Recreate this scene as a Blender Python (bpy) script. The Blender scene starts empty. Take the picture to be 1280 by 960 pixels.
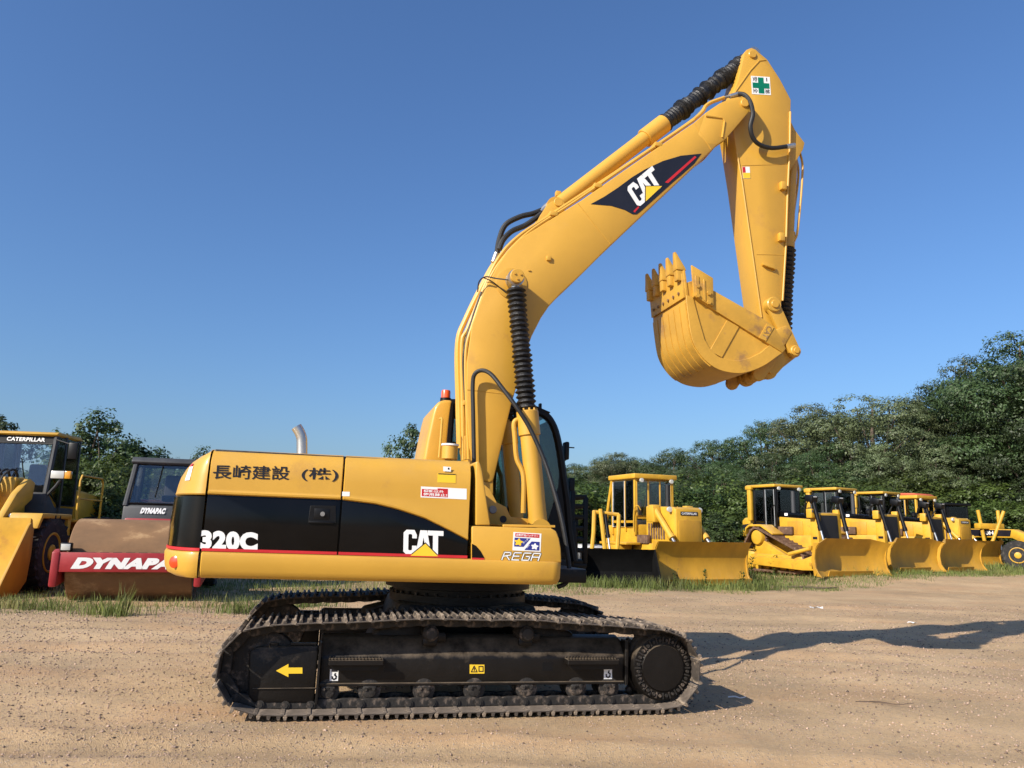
import bpy, bmesh, math, random
import numpy as np
from mathutils import Vector, Matrix

R = math.radians
scene = bpy.context.scene
COL = scene.collection

# ------------------------------------------------------------------ camera, sky, sun, exposure
cam_d = bpy.data.cameras.new('camera')
cam_d.sensor_width = 36.0
cam_d.lens = 961.0 / 1280.0 * 36.0
cam_d.clip_end = 3000.0
cam = bpy.data.objects.new('camera', cam_d)
COL.objects.link(cam)
_f = Vector((0.0, 0.98231493, 0.18723617))
_r = Vector((0.99978068, -0.00392118, 0.02057205))
_u = Vector((-0.02094242, -0.18719511, 0.98209949))
cam.matrix_world = Matrix(((_r.x, _u.x, -_f.x, 0), (_r.y, _u.y, -_f.y, 0), (_r.z, _u.z, -_f.z, 1.467), (0, 0, 0, 1)))
scene.camera = cam

SUN_EL, SUN_AZ = R(32), R(43.5)          # light travels towards +x, +y at SUN_AZ from the x axis
world = bpy.data.worlds.new('World')
scene.world = world
world.use_nodes = True
wn = world.node_tree
for n in list(wn.nodes):
    wn.nodes.remove(n)
w_out = wn.nodes.new('ShaderNodeOutputWorld')
w_bg = wn.nodes.new('ShaderNodeBackground')
w_sky = wn.nodes.new('ShaderNodeTexSky')
w_sky.sky_type = 'NISHITA'
w_sky.sun_disc = False
w_sky.sun_elevation = SUN_EL
w_sky.sun_rotation = math.atan2(-math.cos(SUN_AZ), -math.sin(SUN_AZ))
w_sky.altitude = 50
w_sky.air_density = 1.3
w_sky.dust_density = 1.5
w_sky.ozone_density = 11.0
w_bg.inputs['Strength'].default_value = 0.113
w_tint = wn.nodes.new('ShaderNodeMix')
w_tint.data_type = 'RGBA'
w_tint.blend_type = 'MULTIPLY'
w_tint.inputs[0].default_value = 1.0
w_tint.inputs[7].default_value = (1.0, 0.965, 1.0, 1.0)
wn.links.new(w_sky.outputs[0], w_tint.inputs[6])
wn.links.new(w_tint.outputs[2], w_bg.inputs[0])
wn.links.new(w_bg.outputs[0], w_out.inputs[0])

sun_d = bpy.data.lights.new('sun', 'SUN')
sun_d.energy = 5.0
sun_d.angle = R(0.5)
sun_d.color = (1.0, 0.92, 0.80)
sun = bpy.data.objects.new('sun', sun_d)
COL.objects.link(sun)
_d = Vector((math.cos(SUN_AZ) * math.cos(SUN_EL), math.sin(SUN_AZ) * math.cos(SUN_EL), -math.sin(SUN_EL)))
sun.rotation_euler = _d.to_track_quat('-Z', 'Y').to_euler()
sun.location = (-20, -20, 30)

scene.render.engine = 'CYCLES'
scene.view_settings.view_transform = 'Standard'
scene.view_settings.look = 'None'
scene.view_settings.exposure = 0.45
scene.view_settings.gamma = 1.0
scene.cycles.max_bounces = 8
scene.cycles.transparent_max_bounces = 24

rng = random.Random(7)
nrng = np.random.default_rng(11)

# ------------------------------------------------------------------ materials
MATS = {}


def nd(nt, kind, **kw):
    n = nt.nodes.new(kind)
    for k, v in kw.items():
        if k.startswith('i_'):
            n.inputs[k[2:].replace('_', ' ')].default_value = v
        else:
            setattr(n, k, v)
    return n


def rgba(c):
    return (c[0], c[1], c[2], 1.0)


def mat(name, col, rough=0.5, metal=0.0, var=0.12, scale=3.0, bump=0.0, bscale=60.0, dust=0.0,
        col2=None, mix2=0.5, scale2=4.0, coat=0.0, dustcol=(0.34, 0.26, 0.19), trans=0.0, stretch=None, spec=0.5, island=0.0, rand=0.0):
    m = bpy.data.materials.new(name)
    m.use_nodes = True
    nt = m.node_tree
    b = nt.nodes['Principled BSDF']
    tc = nd(nt, 'ShaderNodeTexCoord')
    vec = tc.outputs['Object']
    if stretch:
        mp = nd(nt, 'ShaderNodeMapping')
        mp.inputs['Scale'].default_value = stretch
        nt.links.new(vec, mp.inputs['Vector'])
        vec = mp.outputs[0]
    no = nd(nt, 'ShaderNodeTexNoise', i_Scale=scale, i_Detail=6.0, i_Roughness=0.6)
    nt.links.new(vec, no.inputs['Vector'])
    mx = nd(nt, 'ShaderNodeMix', data_type='RGBA')
    lo = tuple(max(0, c * (1 - var * 1.4)) for c in col)
    hi = tuple(min(1, c * (1 + var)) for c in col)
    mx.inputs[6].default_value = rgba(lo)
    mx.inputs[7].default_value = rgba(hi)
    rp = nd(nt, 'ShaderNodeMapRange')
    rp.inputs[1].default_value = 0.3
    rp.inputs[2].default_value = 0.7
    nt.links.new(no.outputs['Fac'], rp.inputs[0])
    nt.links.new(rp.outputs[0], mx.inputs[0])
    cur = mx.outputs[2]
    if col2 is not None:
        n2 = nd(nt, 'ShaderNodeTexNoise', i_Scale=scale2, i_Detail=9.0, i_Roughness=0.68)
        nt.links.new(vec, n2.inputs['Vector'])
        r2 = nd(nt, 'ShaderNodeMapRange')
        r2.inputs[1].default_value = 0.62 - 0.3 * mix2
        r2.inputs[2].default_value = 0.78 - 0.3 * mix2
        nt.links.new(n2.outputs['Fac'], r2.inputs[0])
        m2 = nd(nt, 'ShaderNodeMix', data_type='RGBA')
        m2.inputs[7].default_value = rgba(col2)
        nt.links.new(r2.outputs[0], m2.inputs[0])
        nt.links.new(cur, m2.inputs[6])
        cur = m2.outputs[2]
    if dust > 0:
        ge = nd(nt, 'ShaderNodeNewGeometry')
        sx = nd(nt, 'ShaderNodeSeparateXYZ')
        nt.links.new(ge.outputs['Normal'], sx.inputs[0])
        n3 = nd(nt, 'ShaderNodeTexNoise', i_Scale=7.0, i_Detail=8.0, i_Roughness=0.7)
        nt.links.new(vec, n3.inputs['Vector'])
        ad = nd(nt, 'ShaderNodeMath', operation='MULTIPLY_ADD')
        nt.links.new(sx.outputs['Z'], ad.inputs[0])
        ad.inputs[1].default_value = 0.5
        nt.links.new(n3.outputs['Fac'], ad.inputs[2])
        r3 = nd(nt, 'ShaderNodeMapRange')
        r3.inputs[1].default_value = 0.62
        r3.inputs[2].default_value = 1.0
        r3.inputs[4].default_value = dust
        nt.links.new(ad.outputs[0], r3.inputs[0])
        m3 = nd(nt, 'ShaderNodeMix', data_type='RGBA')
        m3.inputs[7].default_value = rgba(dustcol)
        nt.links.new(r3.outputs[0], m3.inputs[0])
        nt.links.new(cur, m3.inputs[6])
        cur = m3.outputs[2]
    if island or rand:
        hs = nd(nt, 'ShaderNodeHueSaturation')
        mr = nd(nt, 'ShaderNodeMapRange')
        if island:
            src = nd(nt, 'ShaderNodeNewGeometry').outputs['Random Per Island']
            k = island
        else:
            src = nd(nt, 'ShaderNodeObjectInfo').outputs['Random']
            k = rand
        mr.inputs[3].default_value = 1 - k
        mr.inputs[4].default_value = 1 + k
        nt.links.new(src, mr.inputs[0])
        nt.links.new(mr.outputs[0], hs.inputs['Value'])
        if island:
            mh = nd(nt, 'ShaderNodeMapRange')
            mh.inputs[3].default_value = 0.485
            mh.inputs[4].default_value = 0.515
            oi = nd(nt, 'ShaderNodeObjectInfo')
            nt.links.new(oi.outputs['Random'], mh.inputs[0])
            nt.links.new(mh.outputs[0], hs.inputs['Hue'])
            mv = nd(nt, 'ShaderNodeMapRange')
            mv.inputs[3].default_value = 0.72
            mv.inputs[4].default_value = 1.25
            nt.links.new(oi.outputs['Random'], mv.inputs[0])
            mm = nd(nt, 'ShaderNodeMath', operation='MULTIPLY')
            nt.links.new(mv.outputs[0], mm.inputs[0])
            nt.links.new(mr.outputs[0], mm.inputs[1])
            nt.links.new(mm.outputs[0], hs.inputs['Value'])
        nt.links.new(cur, hs.inputs['Color'])
        cur = hs.outputs[0]
    nt.links.new(cur, b.inputs['Base Color'])
    rr = nd(nt, 'ShaderNodeMapRange')
    rr.inputs[3].default_value = max(0.02, rough - 0.08)
    rr.inputs[4].default_value = min(1, rough + 0.12)
    nt.links.new(no.outputs['Fac'], rr.inputs[0])
    nt.links.new(rr.outputs[0], b.inputs['Roughness'])
    b.inputs['Metallic'].default_value = metal
    b.inputs['Coat Weight'].default_value = coat
    b.inputs['Coat Roughness'].default_value = 0.12
    b.inputs['Specular IOR Level'].default_value = spec
    if trans:
        b.inputs['Transmission Weight'].default_value = 0.0
        tr = nd(nt, 'ShaderNodeBsdfTranslucent')
        nt.links.new(cur, tr.inputs[0])
        ms = nd(nt, 'ShaderNodeMixShader')
        ms.inputs[0].default_value = trans
        out = nt.nodes['Material Output']
        nt.links.new(b.outputs[0], ms.inputs[1])
        nt.links.new(tr.outputs[0], ms.inputs[2])
        nt.links.new(ms.outputs[0], out.inputs[0])
    if bump > 0:
        nb = nd(nt, 'ShaderNodeTexNoise', i_Scale=bscale, i_Detail=5.0, i_Roughness=0.6)
        nt.links.new(vec, nb.inputs['Vector'])
        bp = nd(nt, 'ShaderNodeBump', i_Strength=bump, i_Distance=0.01)
        nt.links.new(nb.outputs['Fac'], bp.inputs['Height'])
        nt.links.new(bp.outputs[0], b.inputs['Normal'])
    MATS[name] = m
    return m


def glass_mat(name, tint=(0.75, 0.85, 0.85), refl=0.25, clear=0.8):
    m = bpy.data.materials.new(name)
    m.use_nodes = True
    nt = m.node_tree
    for n in list(nt.nodes):
        if n.type != 'OUTPUT_MATERIAL':
            nt.nodes.remove(n)
    out = nt.nodes['Material Output']
    tr = nd(nt, 'ShaderNodeBsdfTransparent')
    tr.inputs[0].default_value = rgba(tuple(clear * t for t in tint))
    gl = nd(nt, 'ShaderNodeBsdfGlossy')
    gl.inputs['Roughness'].default_value = 0.03
    gl.inputs[0].default_value = (0.9, 0.95, 1, 1)
    fr = nd(nt, 'ShaderNodeFresnel', i_IOR=1.5)
    ad = nd(nt, 'ShaderNodeMath', operation='ADD')
    ad.inputs[1].default_value = refl * 0.3
    nt.links.new(fr.outputs[0], ad.inputs[0])
    ms = nd(nt, 'ShaderNodeMixShader')
    nt.links.new(ad.outputs[0], ms.inputs[0])
    nt.links.new(tr.outputs[0], ms.inputs[1])
    nt.links.new(gl.outputs[0], ms.inputs[2])
    nt.links.new(ms.outputs[0], out.inputs[0])
    MATS[name] = m
    return m


YEL = (0.57, 0.312, 0.036)
mat('paint_yellow', YEL, rough=0.46, var=0.07, scale=1.1, bump=0.5, bscale=1.6, coat=0.15, dust=0.12, col2=(0.43, 0.225, 0.045), mix2=0.10, scale2=1.7)
mat('paint_yellow_worn', (0.55, 0.30, 0.037), rough=0.52, var=0.12, scale=2.5, bump=0.25, bscale=14, col2=(0.27, 0.145, 0.06), mix2=0.22, scale2=3.2, dust=0.12)
mat('paint_black', (0.004, 0.004, 0.0045), rough=0.10, var=0.2, coat=0.0, spec=0.22, bump=0.05, bscale=4)
mat('frame_black', (0.007, 0.0055, 0.0043), spec=0.3, rough=0.45, var=0.25, scale=5, bump=0.3, bscale=30, dust=0.42, dustcol=(0.30, 0.23, 0.16))
mat('track_dusty', (0.055, 0.043, 0.033), rough=0.8, var=0.3, scale=9, bump=0.5, bscale=45, col2=(0.36, 0.28, 0.20), mix2=0.42, scale2=10, dust=0.35, dustcol=(0.42, 0.33, 0.25))
mat('track_dark', (0.018, 0.015, 0.012), rough=0.65, var=0.3, scale=14, bump=0.4, bscale=45, col2=(0.16, 0.12, 0.09), mix2=0.35, scale2=16)
mat('rubber', (0.012, 0.012, 0.012), rough=0.55, var=0.25, scale=12, bump=0.2, bscale=80)
mat('tyre', (0.022, 0.021, 0.020), rough=0.85, var=0.3, scale=8, bump=0.4, bscale=50, col2=(0.10, 0.085, 0.07), mix2=0.3, scale2=7)
mat('bellows_black', (0.009, 0.009, 0.010), rough=0.42, var=0.3, scale=20, bump=1.0, bscale=38)
mat('decal_white', (0.80, 0.80, 0.78), rough=0.4, var=0.03)
mat('decal_red', (0.50, 0.018, 0.022), rough=0.4, var=0.05)
mat('decal_black', (0.012, 0.012, 0.018), rough=0.35, var=0.1)
mat('decal_yellow', (0.85, 0.55, 0.03), rough=0.4, var=0.04)
mat('decal_green', (0.0, 0.17, 0.09), rough=0.4, var=0.06)
mat('decal_blue', (0.02, 0.03, 0.22), rough=0.4, var=0.06)
mat('steel', (0.55, 0.55, 0.53), rough=0.35, metal=0.9, var=0.1, scale=9)
mat('steel_dull', (0.30, 0.29, 0.27), rough=0.55, metal=0.6, var=0.2, scale=9)
mat('orange_lens', (0.75, 0.10, 0.02), rough=0.25, var=0.06, coat=0.5)
mat('red_lens', (0.62, 0.06, 0.01), rough=0.25, var=0.06, coat=0.5)
mat('cab_black', (0.005, 0.005, 0.0055), rough=0.42, var=0.2, bump=0.1, bscale=30, spec=0.25)
mat('seat_fabric', (0.05, 0.05, 0.055), rough=0.9, var=0.2)
mat('red_paint', (0.30, 0.018, 0.022), rough=0.45, var=0.12, scale=4, bump=0.1, bscale=20, dust=0.15)
mat('rust', (0.20, 0.110, 0.050), rough=0.8, var=0.22, scale=2.2, bump=0.4, bscale=25, col2=(0.40, 0.26, 0.13), mix2=0.20, scale2=2.2, stretch=(1.0, 0.6, 1.0))
glass_mat('glass_cab', (0.62, 0.76, 0.74), 0.15, 0.9)
glass_mat('glass_dark', (0.95, 0.97, 0.96), 0.05, 0.99)
LEAFC = (0.052, 0.085, 0.026)


# ------------------------------------------------------------------ mesh helpers
def catmull(pts, n=8):
    P = [Vector(p) for p in pts]
    P = [P[0] * 2 - P[1]] + P + [P[-1] * 2 - P[-2]]
    out = []
    for i in range(1, len(P) - 2):
        a, b, c, d = P[i - 1], P[i], P[i + 1], P[i + 2]
        for k in range(n):
            t = k / n
            out.append(0.5 * ((2 * b) + (c - a) * t + (2 * a - 5 * b + 4 * c - d) * t * t + (3 * b - 3 * c + d - a) * t ** 3))
    out.append(P[-2])
    return out


def catmull2(pts, n=5):
    return [(p.x, p.z) for p in catmull([(a, 0, b) for a, b in pts], n)]


class G:
    def __init__(self):
        self.bm = bmesh.new()

    def _merge(self, b, bevel=0.0, seg=2):
        bmesh.ops.recalc_face_normals(b, faces=b.faces)
        if bevel > 0:
            es = [e for e in b.edges if len(e.link_faces) == 2 and e.calc_face_angle(0) > R(28)]
            bmesh.ops.bevel(b, geom=es, offset=bevel, segments=seg, affect='EDGES', clamp_overlap=True, profile=0.5)
        me = bpy.data.meshes.new('tmp')
        b.to_mesh(me)
        b.free()
        self.bm.from_mesh(me)
        bpy.data.meshes.remove(me)
        return self

    def box(self, c, s, bevel=0.0, rot=None, seg=2):
        b = bmesh.new()
        bmesh.ops.create_cube(b, size=1.0)
        for v in b.verts:
            v.co = Vector((v.co.x * s[0], v.co.y * s[1], v.co.z * s[2]))
            if rot is not None:
                v.co = rot @ v.co
            v.co += Vector(c)
        return self._merge(b, bevel, seg)

    def prism(self, pts, y0, y1, bevel=0.0, axis='y', seg=2):
        b = bmesh.new()
        mk = {'y': lambda a, c, y: (a, y, c), 'x': lambda a, c, y: (y, a, c), 'z': lambda a, c, y: (a, c, y)}[axis]
        A = [b.verts.new(mk(p[0], p[1], y0)) for p in pts]
        B = [b.verts.new(mk(p[0], p[1], y1)) for p in pts]
        b.faces.new(A)
        b.faces.new(B[::-1])
        n = len(pts)
        for i in range(n):
            b.faces.new((A[i], B[i], B[(i + 1) % n], A[(i + 1) % n]))
        return self._merge(b, bevel, seg)

    def cyl(self, p0, p1, r0, r1=None, n=20, bevel=0.0):
        r1 = r0 if r1 is None else r1
        p0, p1 = Vector(p0), Vector(p1)
        d = (p1 - p0).normalized()
        q = d.to_track_quat('Z', 'Y').to_matrix()
        b = bmesh.new()
        A, B = [], []
        for i in range(n):
            a = 2 * math.pi * i / n
            w = q @ Vector((math.cos(a), math.sin(a), 0))
            A.append(b.verts.new(p0 + w * r0))
            B.append(b.verts.new(p1 + w * r1))
        for i in range(n):
            b.faces.new((A[i], A[(i + 1) % n], B[(i + 1) % n], B[i]))
        b.faces.new(A[::-1])
        b.faces.new(B)
        return self._merge(b, bevel, 1)

    def lathe(self, prof, p0, ax, n=24):
        """prof: list of (radius, distance along ax)"""
        p0, d = Vector(p0), Vector(ax).normalized()
        q = d.to_track_quat('Z', 'Y').to_matrix()
        b = bmesh.new()
        rings = []
        for r, t in prof:
            rings.append([b.verts.new(p0 + d * t + q @ Vector((math.cos(2 * math.pi * i / n), math.sin(2 * math.pi * i / n), 0)) * max(r, 1e-4)) for i in range(n)])
        for k in range(len(rings) - 1):
            for i in range(n):
                b.faces.new((rings[k][i], rings[k][(i + 1) % n], rings[k + 1][(i + 1) % n], rings[k + 1][i]))
        b.faces.new(rings[0][::-1])
        b.faces.new(rings[-1])
        return self._merge(b)

    def tube(self, pts, r, n=8, smooth=0):
        P = catmull(pts, smooth) if smooth else [Vector(p) for p in pts]
        if isinstance(r, (list, tuple)):
            r = list(np.interp(np.linspace(0, 1, len(P)), np.linspace(0, 1, len(r)), r))
        b = bmesh.new()
        rings = []
        up = Vector((0.31, 0.87, 0.22)).normalized()
        for i, p in enumerate(P):
            t = (P[min(i + 1, len(P) - 1)] - P[max(i - 1, 0)])
            if t.length < 1e-9:
                t = Vector((0, 0, 1))
            t.normalize()
            s = t.cross(up)
            if s.length < 1e-4:
                s = t.orthogonal()
            s.normalize()
            w = s.cross(t)
            rr = r[i] if isinstance(r, (list, tuple)) else r
            rings.append([b.verts.new(p + (s * math.cos(2 * math.pi * k / n) + w * math.sin(2 * math.pi * k / n)) * rr) for k in range(n)])
        for k in range(len(rings) - 1):
            for i in range(n):
                b.faces.new((rings[k][i], rings[k][(i + 1) % n], rings[k + 1][(i + 1) % n], rings[k + 1][i]))
        b.faces.new(rings[0][::-1])
        b.faces.new(rings[-1])
        return self._merge(b)

    def bellows(self, p0, p1, r, n, jitter=0.0, depth=0.22):
        L = (Vector(p1) - Vector(p0)).length
        prof = [(r * 0.8, 0)]
        for i in range(n):
            j = 1 + rng.uniform(-jitter, jitter)
            prof += [(r * (1 - depth), L * (i + 0.1) / n), (r * j, L * (i + 0.5) / n), (r * j * 0.97, L * (i + 0.62) / n)]
        prof.append((r * 0.8, L))
        return self.lathe(prof, p0, Vector(p1) - Vector(p0), 20)

    def loft(self, secs, close=False, cap=False):
        b = bmesh.new()
        V = [[b.verts.new(p) for p in s] for s in secs]
        for i in range(len(V) - 1):
            m_ = len(V[i])
            for j in range(m_ if close else m_ - 1):
                try:
                    b.faces.new((V[i][j], V[i][(j + 1) % m_], V[i + 1][(j + 1) % m_], V[i + 1][j]))
                except ValueError:
                    pass
        if cap:
            b.faces.new(V[0])
            b.faces.new(V[-1][::-1])
        return self._merge(b)

    def poly(self, pts):
        b = bmesh.new()
        b.faces.new([b.verts.new(p) for p in pts])
        return self._merge(b)

    def mesh(self, name, smooth=True, ang=35):
        bm = self.bm
        bmesh.ops.remove_doubles(bm, verts=bm.verts, dist=1e-5)
        if smooth:
            for f in bm.faces:
                f.smooth = True
            for e in bm.edges:
                if len(e.link_faces) != 2 or e.calc_face_angle(0) > R(ang):
                    e.smooth = False
        me = bpy.data.meshes.new(name)
        bm.to_mesh(me)
        bm.free()
        return me

    def done(self, name, m, parent=None, smooth=True, ang=35):
        me = self.mesh(name, smooth, ang)
        me.materials.append(MATS[m])
        return link(name, me, parent)


def link(name, data, parent=None, loc=None, rot=None):
    o = bpy.data.objects.new(name, data)
    COL.objects.link(o)
    if parent is not None:
        o.parent = parent
    if loc is not None:
        o.location = loc
    if rot is not None:
        o.rotation_euler = rot
    return o


def thing(name, label, cat, loc=(0, 0, 0), rotz=0.0, group=None, scale=None):
    o = bpy.data.objects.new(name, None)
    COL.objects.link(o)
    o.location = loc
    o.rotation_euler = (0, 0, rotz)
    o.empty_display_size = 0.2
    if scale:
        o.scale = scale
    return tag(o, label, cat, group)


def tag(o, label, cat, group=None):
    o['label'] = label
    o['category'] = cat
    if group:
        o['group'] = group
    return o


def kind(o, k):
    o['kind'] = k
    return o


def copy_tree(o, parent=None):
    c = o.copy()
    COL.objects.link(c)
    c.parent = parent
    for ch in list(o.children):
        copy_tree(ch, c)
    return c


_text_cache = {}


def text_mesh(s, bold):
    cu = bpy.data.curves.new('lettering', 'FONT')
    cu.body = s
    cu.size = 1.0
    cu.offset = bold
    cu.resolution_u = 4
    cu.space_character = 1.0 + bold * 1.5
    o = bpy.data.objects.new('tmp_text', cu)
    COL.objects.link(o)
    dg = bpy.context.evaluated_depsgraph_get()
    dg.update()
    me = bpy.data.meshes.new_from_object(o.evaluated_get(dg))
    bpy.data.objects.remove(o)
    bpy.data.curves.remove(cu)
    return me


def text(s, m, parent, p0, p1, p2, bold=0.0, name='lettering'):
    """flat lettering whose bounding box is mapped on the parallelogram p0 (lower left), p1 (lower right), p2 (upper left)"""
    me = text_mesh(s, bold)
    n = len(me.vertices)
    co = np.empty(n * 3)
    me.vertices.foreach_get('co', co)
    co = co.reshape(-1, 3)
    lo, hi = co.min(0), co.max(0)
    a = (co[:, 0] - lo[0]) / (hi[0] - lo[0])
    b = (co[:, 1] - lo[1]) / (hi[1] - lo[1])
    p0, p1, p2 = (np.array(p) for p in (p0, p1, p2))
    w = p0 + a[:, None] * (p1 - p0) + b[:, None] * (p2 - p0)
    me.vertices.foreach_set('co', w.ravel())
    me.update()
    me.materials.clear()
    me.materials.append(MATS[m])
    return link(name, me, parent)


def strokes(segs, th, m, parent, p0, p1, p2, y, name='lettering'):
    """lettering from thick polylines given in unit box coordinates, mapped on a parallelogram in the x-z plane at y"""
    bm = bmesh.new()
    p0, p1, p2 = (Vector((p[0], 0, p[1])) for p in (p0, p1, p2))
    for i, pl in enumerate(segs):
        for a, b in zip(pl[:-1], pl[1:]):
            A = p0 + (p1 - p0) * a[0] + (p2 - p0) * a[1]
            B = p0 + (p1 - p0) * b[0] + (p2 - p0) * b[1]
            d = (B - A).normalized()
            s = Vector((-d.z, 0, d.x)) * th
            A = A - d * th * 0.7
            B = B + d * th * 0.7
            yy = Vector((0, y - 0.0004 * (i % 5), 0))
            bm.faces.new([bm.verts.new(v + yy) for v in (A + s, B + s, B - s, A - s)])
    me = bpy.data.meshes.new(name)
    bm.to_mesh(me)
    bm.free()
    me.materials.append(MATS[m])
    return link(name, me, parent)


def on(pts, y):
    return [(p[0], y, p[1]) for p in pts]


def sheet(name, pts, y, m, parent, t=0.002):
    """thin decal lying on a side face at y (towards -y)"""
    return G().prism(pts, y, y - t).done(name, m, parent)


def ss(a, b, x):
    t = np.clip((np.asarray(x, float) - a) / (b - a), 0, 1)
    return t * t * (3 - 2 * t)


# ------------------------------------------------------------------ terrain
def lattice(x, y, s, seed):
    x = np.asarray(x, float) / s
    y = np.asarray(y, float) / s
    xi, yi = np.floor(x), np.floor(y)
    fx, fy = x - xi, y - yi
    fx, fy = fx * fx * (3 - 2 * fx), fy * fy * (3 - 2 * fy)

    def h(a, b):
        v = np.sin(a * 127.1 + b * 311.7 + seed * 74.7) * 43758.5453
        return v - np.floor(v)
    return (h(xi, yi) * (1 - fx) + h(xi + 1, yi) * fx) * (1 - fy) + (h(xi, yi + 1) * (1 - fx) + h(xi + 1, yi + 1) * fx) * fy - 0.5


def gz(x, y):
    """smooth ground height"""
    x = np.asarray(x, float)
    y = np.asarray(y, float)
    z = -0.01522 * 13 * np.tanh(x / 13)
    z = z - 0.07 * ss(10, 14, y) * ss(-2, -6, x)
    z = z + 0.30 * ss(8, 13, x) * ss(24, 30, y)
    z = z + 0.06 * ss(30, 60, y)
    return z


def groundz(x, y):
    return float(gz(x, y))


def build_ground():
    def axis(lo, hi, step, far, grow=1.22):
        a = list(np.arange(lo, hi + 1e-6, step))
        s = step
        while a[-1] < far:
            s *= grow
            a.append(a[-1] + s)
        s = step
        b = []
        v = lo
        while v > -far:
            s *= grow
            v -= s
            b.append(v)
        return np.array(b[::-1] + a)
    xs = axis(-11, 15, 0.075, 900)
    ya = [2.6]
    while ya[-1] < 900:
        ya.append(ya[-1] + max(0.045, 0.0105 * ya[-1]) * (1 if ya[-1] < 40 else 3))
    yb = [2.6]
    s = 0.1
    while yb[-1] > -300:
        s *= 1.25
        yb.append(yb[-1] - s)
    ys = np.array(yb[:0:-1] + ya)
    X, Y = np.meshgrid(xs, ys)
    Z = gz(X, Y)
    amp = ss(120, 50, np.hypot(X, Y))
    # flatten under the excavator
    u = (X + 0.5034) * math.cos(0.2298) + (Y - 7.776) * math.sin(0.2298)
    v = -(X + 0.5034) * math.sin(0.2298) + (Y - 7.776) * math.cos(0.2298)
    flat = 1 - (1 - ss(2.0, 2.6, np.abs(u))) * (1 - ss(1.5, 2.0, np.abs(v)))
    b = 0.10 * lattice(X, Y, 3.1, 1) + 0.05 * lattice(X, Y, 1.1, 2)
    b2 = 0.022 * lattice(X, Y, 0.42, 3) + 0.012 * lattice(X, Y, 0.19, 4)
    # shallow wheel ruts that run along the yard
    for yc, ph, w in ((9.6, 0.3, 0.22), (11.3, 0.9, 0.24), (5.0, 2.0, 0.2), (14.5, 1.2, 0.25), (17.0, 0.4, 0.25)):
        yy = yc + 0.5 * np.sin(X * 0.22 + ph) + 0.05 * X
        b2 = b2 - 0.034 * np.exp(-((Y - yy) / w) ** 2) + 0.018 * np.exp(-((np.abs(Y - yy) - 1.7 * w) / (0.6 * w)) ** 2)
    Z = Z + amp * (flat * (b * 0.6 + b2) + 0.010 * (1 - flat))
    nx, ny = len(xs), len(ys)
    verts = np.stack([X.ravel(), Y.ravel(), Z.ravel()], -1)
    i = np.arange(nx * ny).reshape(ny, nx)
    f = np.stack([i[:-1, :-1].ravel(), i[:-1, 1:].ravel(), i[1:, 1:].ravel(), i[1:, :-1].ravel()], -1)
    me = bpy.data.meshes.new('ground')
    me.vertices.add(len(verts))
    me.vertices.foreach_set('co', verts.ravel())
    me.loops.add(f.size)
    me.loops.foreach_set('vertex_index', f.ravel().astype(np.int32))
    me.polygons.add(len(f))
    me.polygons.foreach_set('loop_start', (np.arange(len(f)) * 4).astype(np.int32))
    me.polygons.foreach_set('use_smooth', np.ones(len(f), bool))
    me.update()
    me.validate()
    m = bpy.data.materials.new('dirt')
    m.use_nodes = True
    nt = m.node_tree
    bs = nt.nodes['Principled BSDF']
    tc = nd(nt, 'ShaderNodeTexCoord')
    P = tc.outputs['Object']

    def noise(scale, det=6, rough=0.6, st=None):
        v = P
        if st:
            mp = nd(nt, 'ShaderNodeMapping')
            mp.inputs['Scale'].default_value = st
            nt.links.new(P, mp.inputs[0])
            v = mp.outputs[0]
        n = nd(nt, 'ShaderNodeTexNoise', i_Scale=scale, i_Detail=float(det), i_Roughness=rough)
        nt.links.new(v, n.inputs['Vector'])
        return n.outputs['Fac']

    def ramp(fac, a, b_, lo=0.0, hi=1.0):
        r = nd(nt, 'ShaderNodeMapRange')
        for k, v in ((1, a), (2, b_), (3, lo), (4, hi)):
            r.inputs[k].default_value = v
        nt.links.new(fac, r.inputs[0])
        return r.outputs[0]

    def mix(fac, a, b_, mode='MIX'):
        n = nd(nt, 'ShaderNodeMix', data_type='RGBA', blend_type=mode)
        for k, v in ((0, fac), (6, a), (7, b_)):
            if isinstance(v, (tuple, float, int)):
                n.inputs[k].default_value = rgba(v) if isinstance(v, tuple) else v
            else:
                nt.links.new(v, n.inputs[k])
        return n.outputs[2]
    c = mix(ramp(noise(0.35, 5), 0.35, 0.65), (0.45, 0.312, 0.172), (0.64, 0.445, 0.245))
    c = mix(ramp(noise(0.9, 8, 0.62, (0.35, 1.2, 1)), 0.48, 0.72, 0, 0.75), c, (0.50, 0.285, 0.14))
    c = mix(ramp(noise(1.7, 8, 0.7, (0.5, 1.0, 1)), 0.53, 0.72, 0, 0.6), c, (0.38, 0.295, 0.195))
    c = mix(ramp(noise(28, 4, 0.7), 0.35, 0.7, 0, 0.35), c, (0.185, 0.135, 0.10))
    vo = nd(nt, 'ShaderNodeTexVoronoi', i_Scale=55.0)
    nt.links.new(P, vo.inputs['Vector'])
    peb = ramp(vo.outputs['Distance'], 0.18, 0.42, 1, 0)
    sel = nd(nt, 'ShaderNodeSeparateColor')
    nt.links.new(vo.outputs['Color'], sel.inputs[0])
    pm = nd(nt, 'ShaderNodeMath', operation='MULTIPLY')
    nt.links.new(peb, pm.inputs[0])
    nt.links.new(ramp(sel.outputs[0], 0.55, 0.7), pm.inputs[1])
    c = mix(pm.outputs[0], c, mix(sel.outputs[1], (0.20, 0.165, 0.14), (0.50, 0.42, 0.35)))
    nt.links.new(c, bs.inputs['Base Color'])
    bs.inputs['Roughness'].default_value = 0.95
    bs.inputs['Specular IOR Level'].default_value = 0.2
    v2 = nd(nt, 'ShaderNodeTexVoronoi', i_Scale=130.0)
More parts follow.
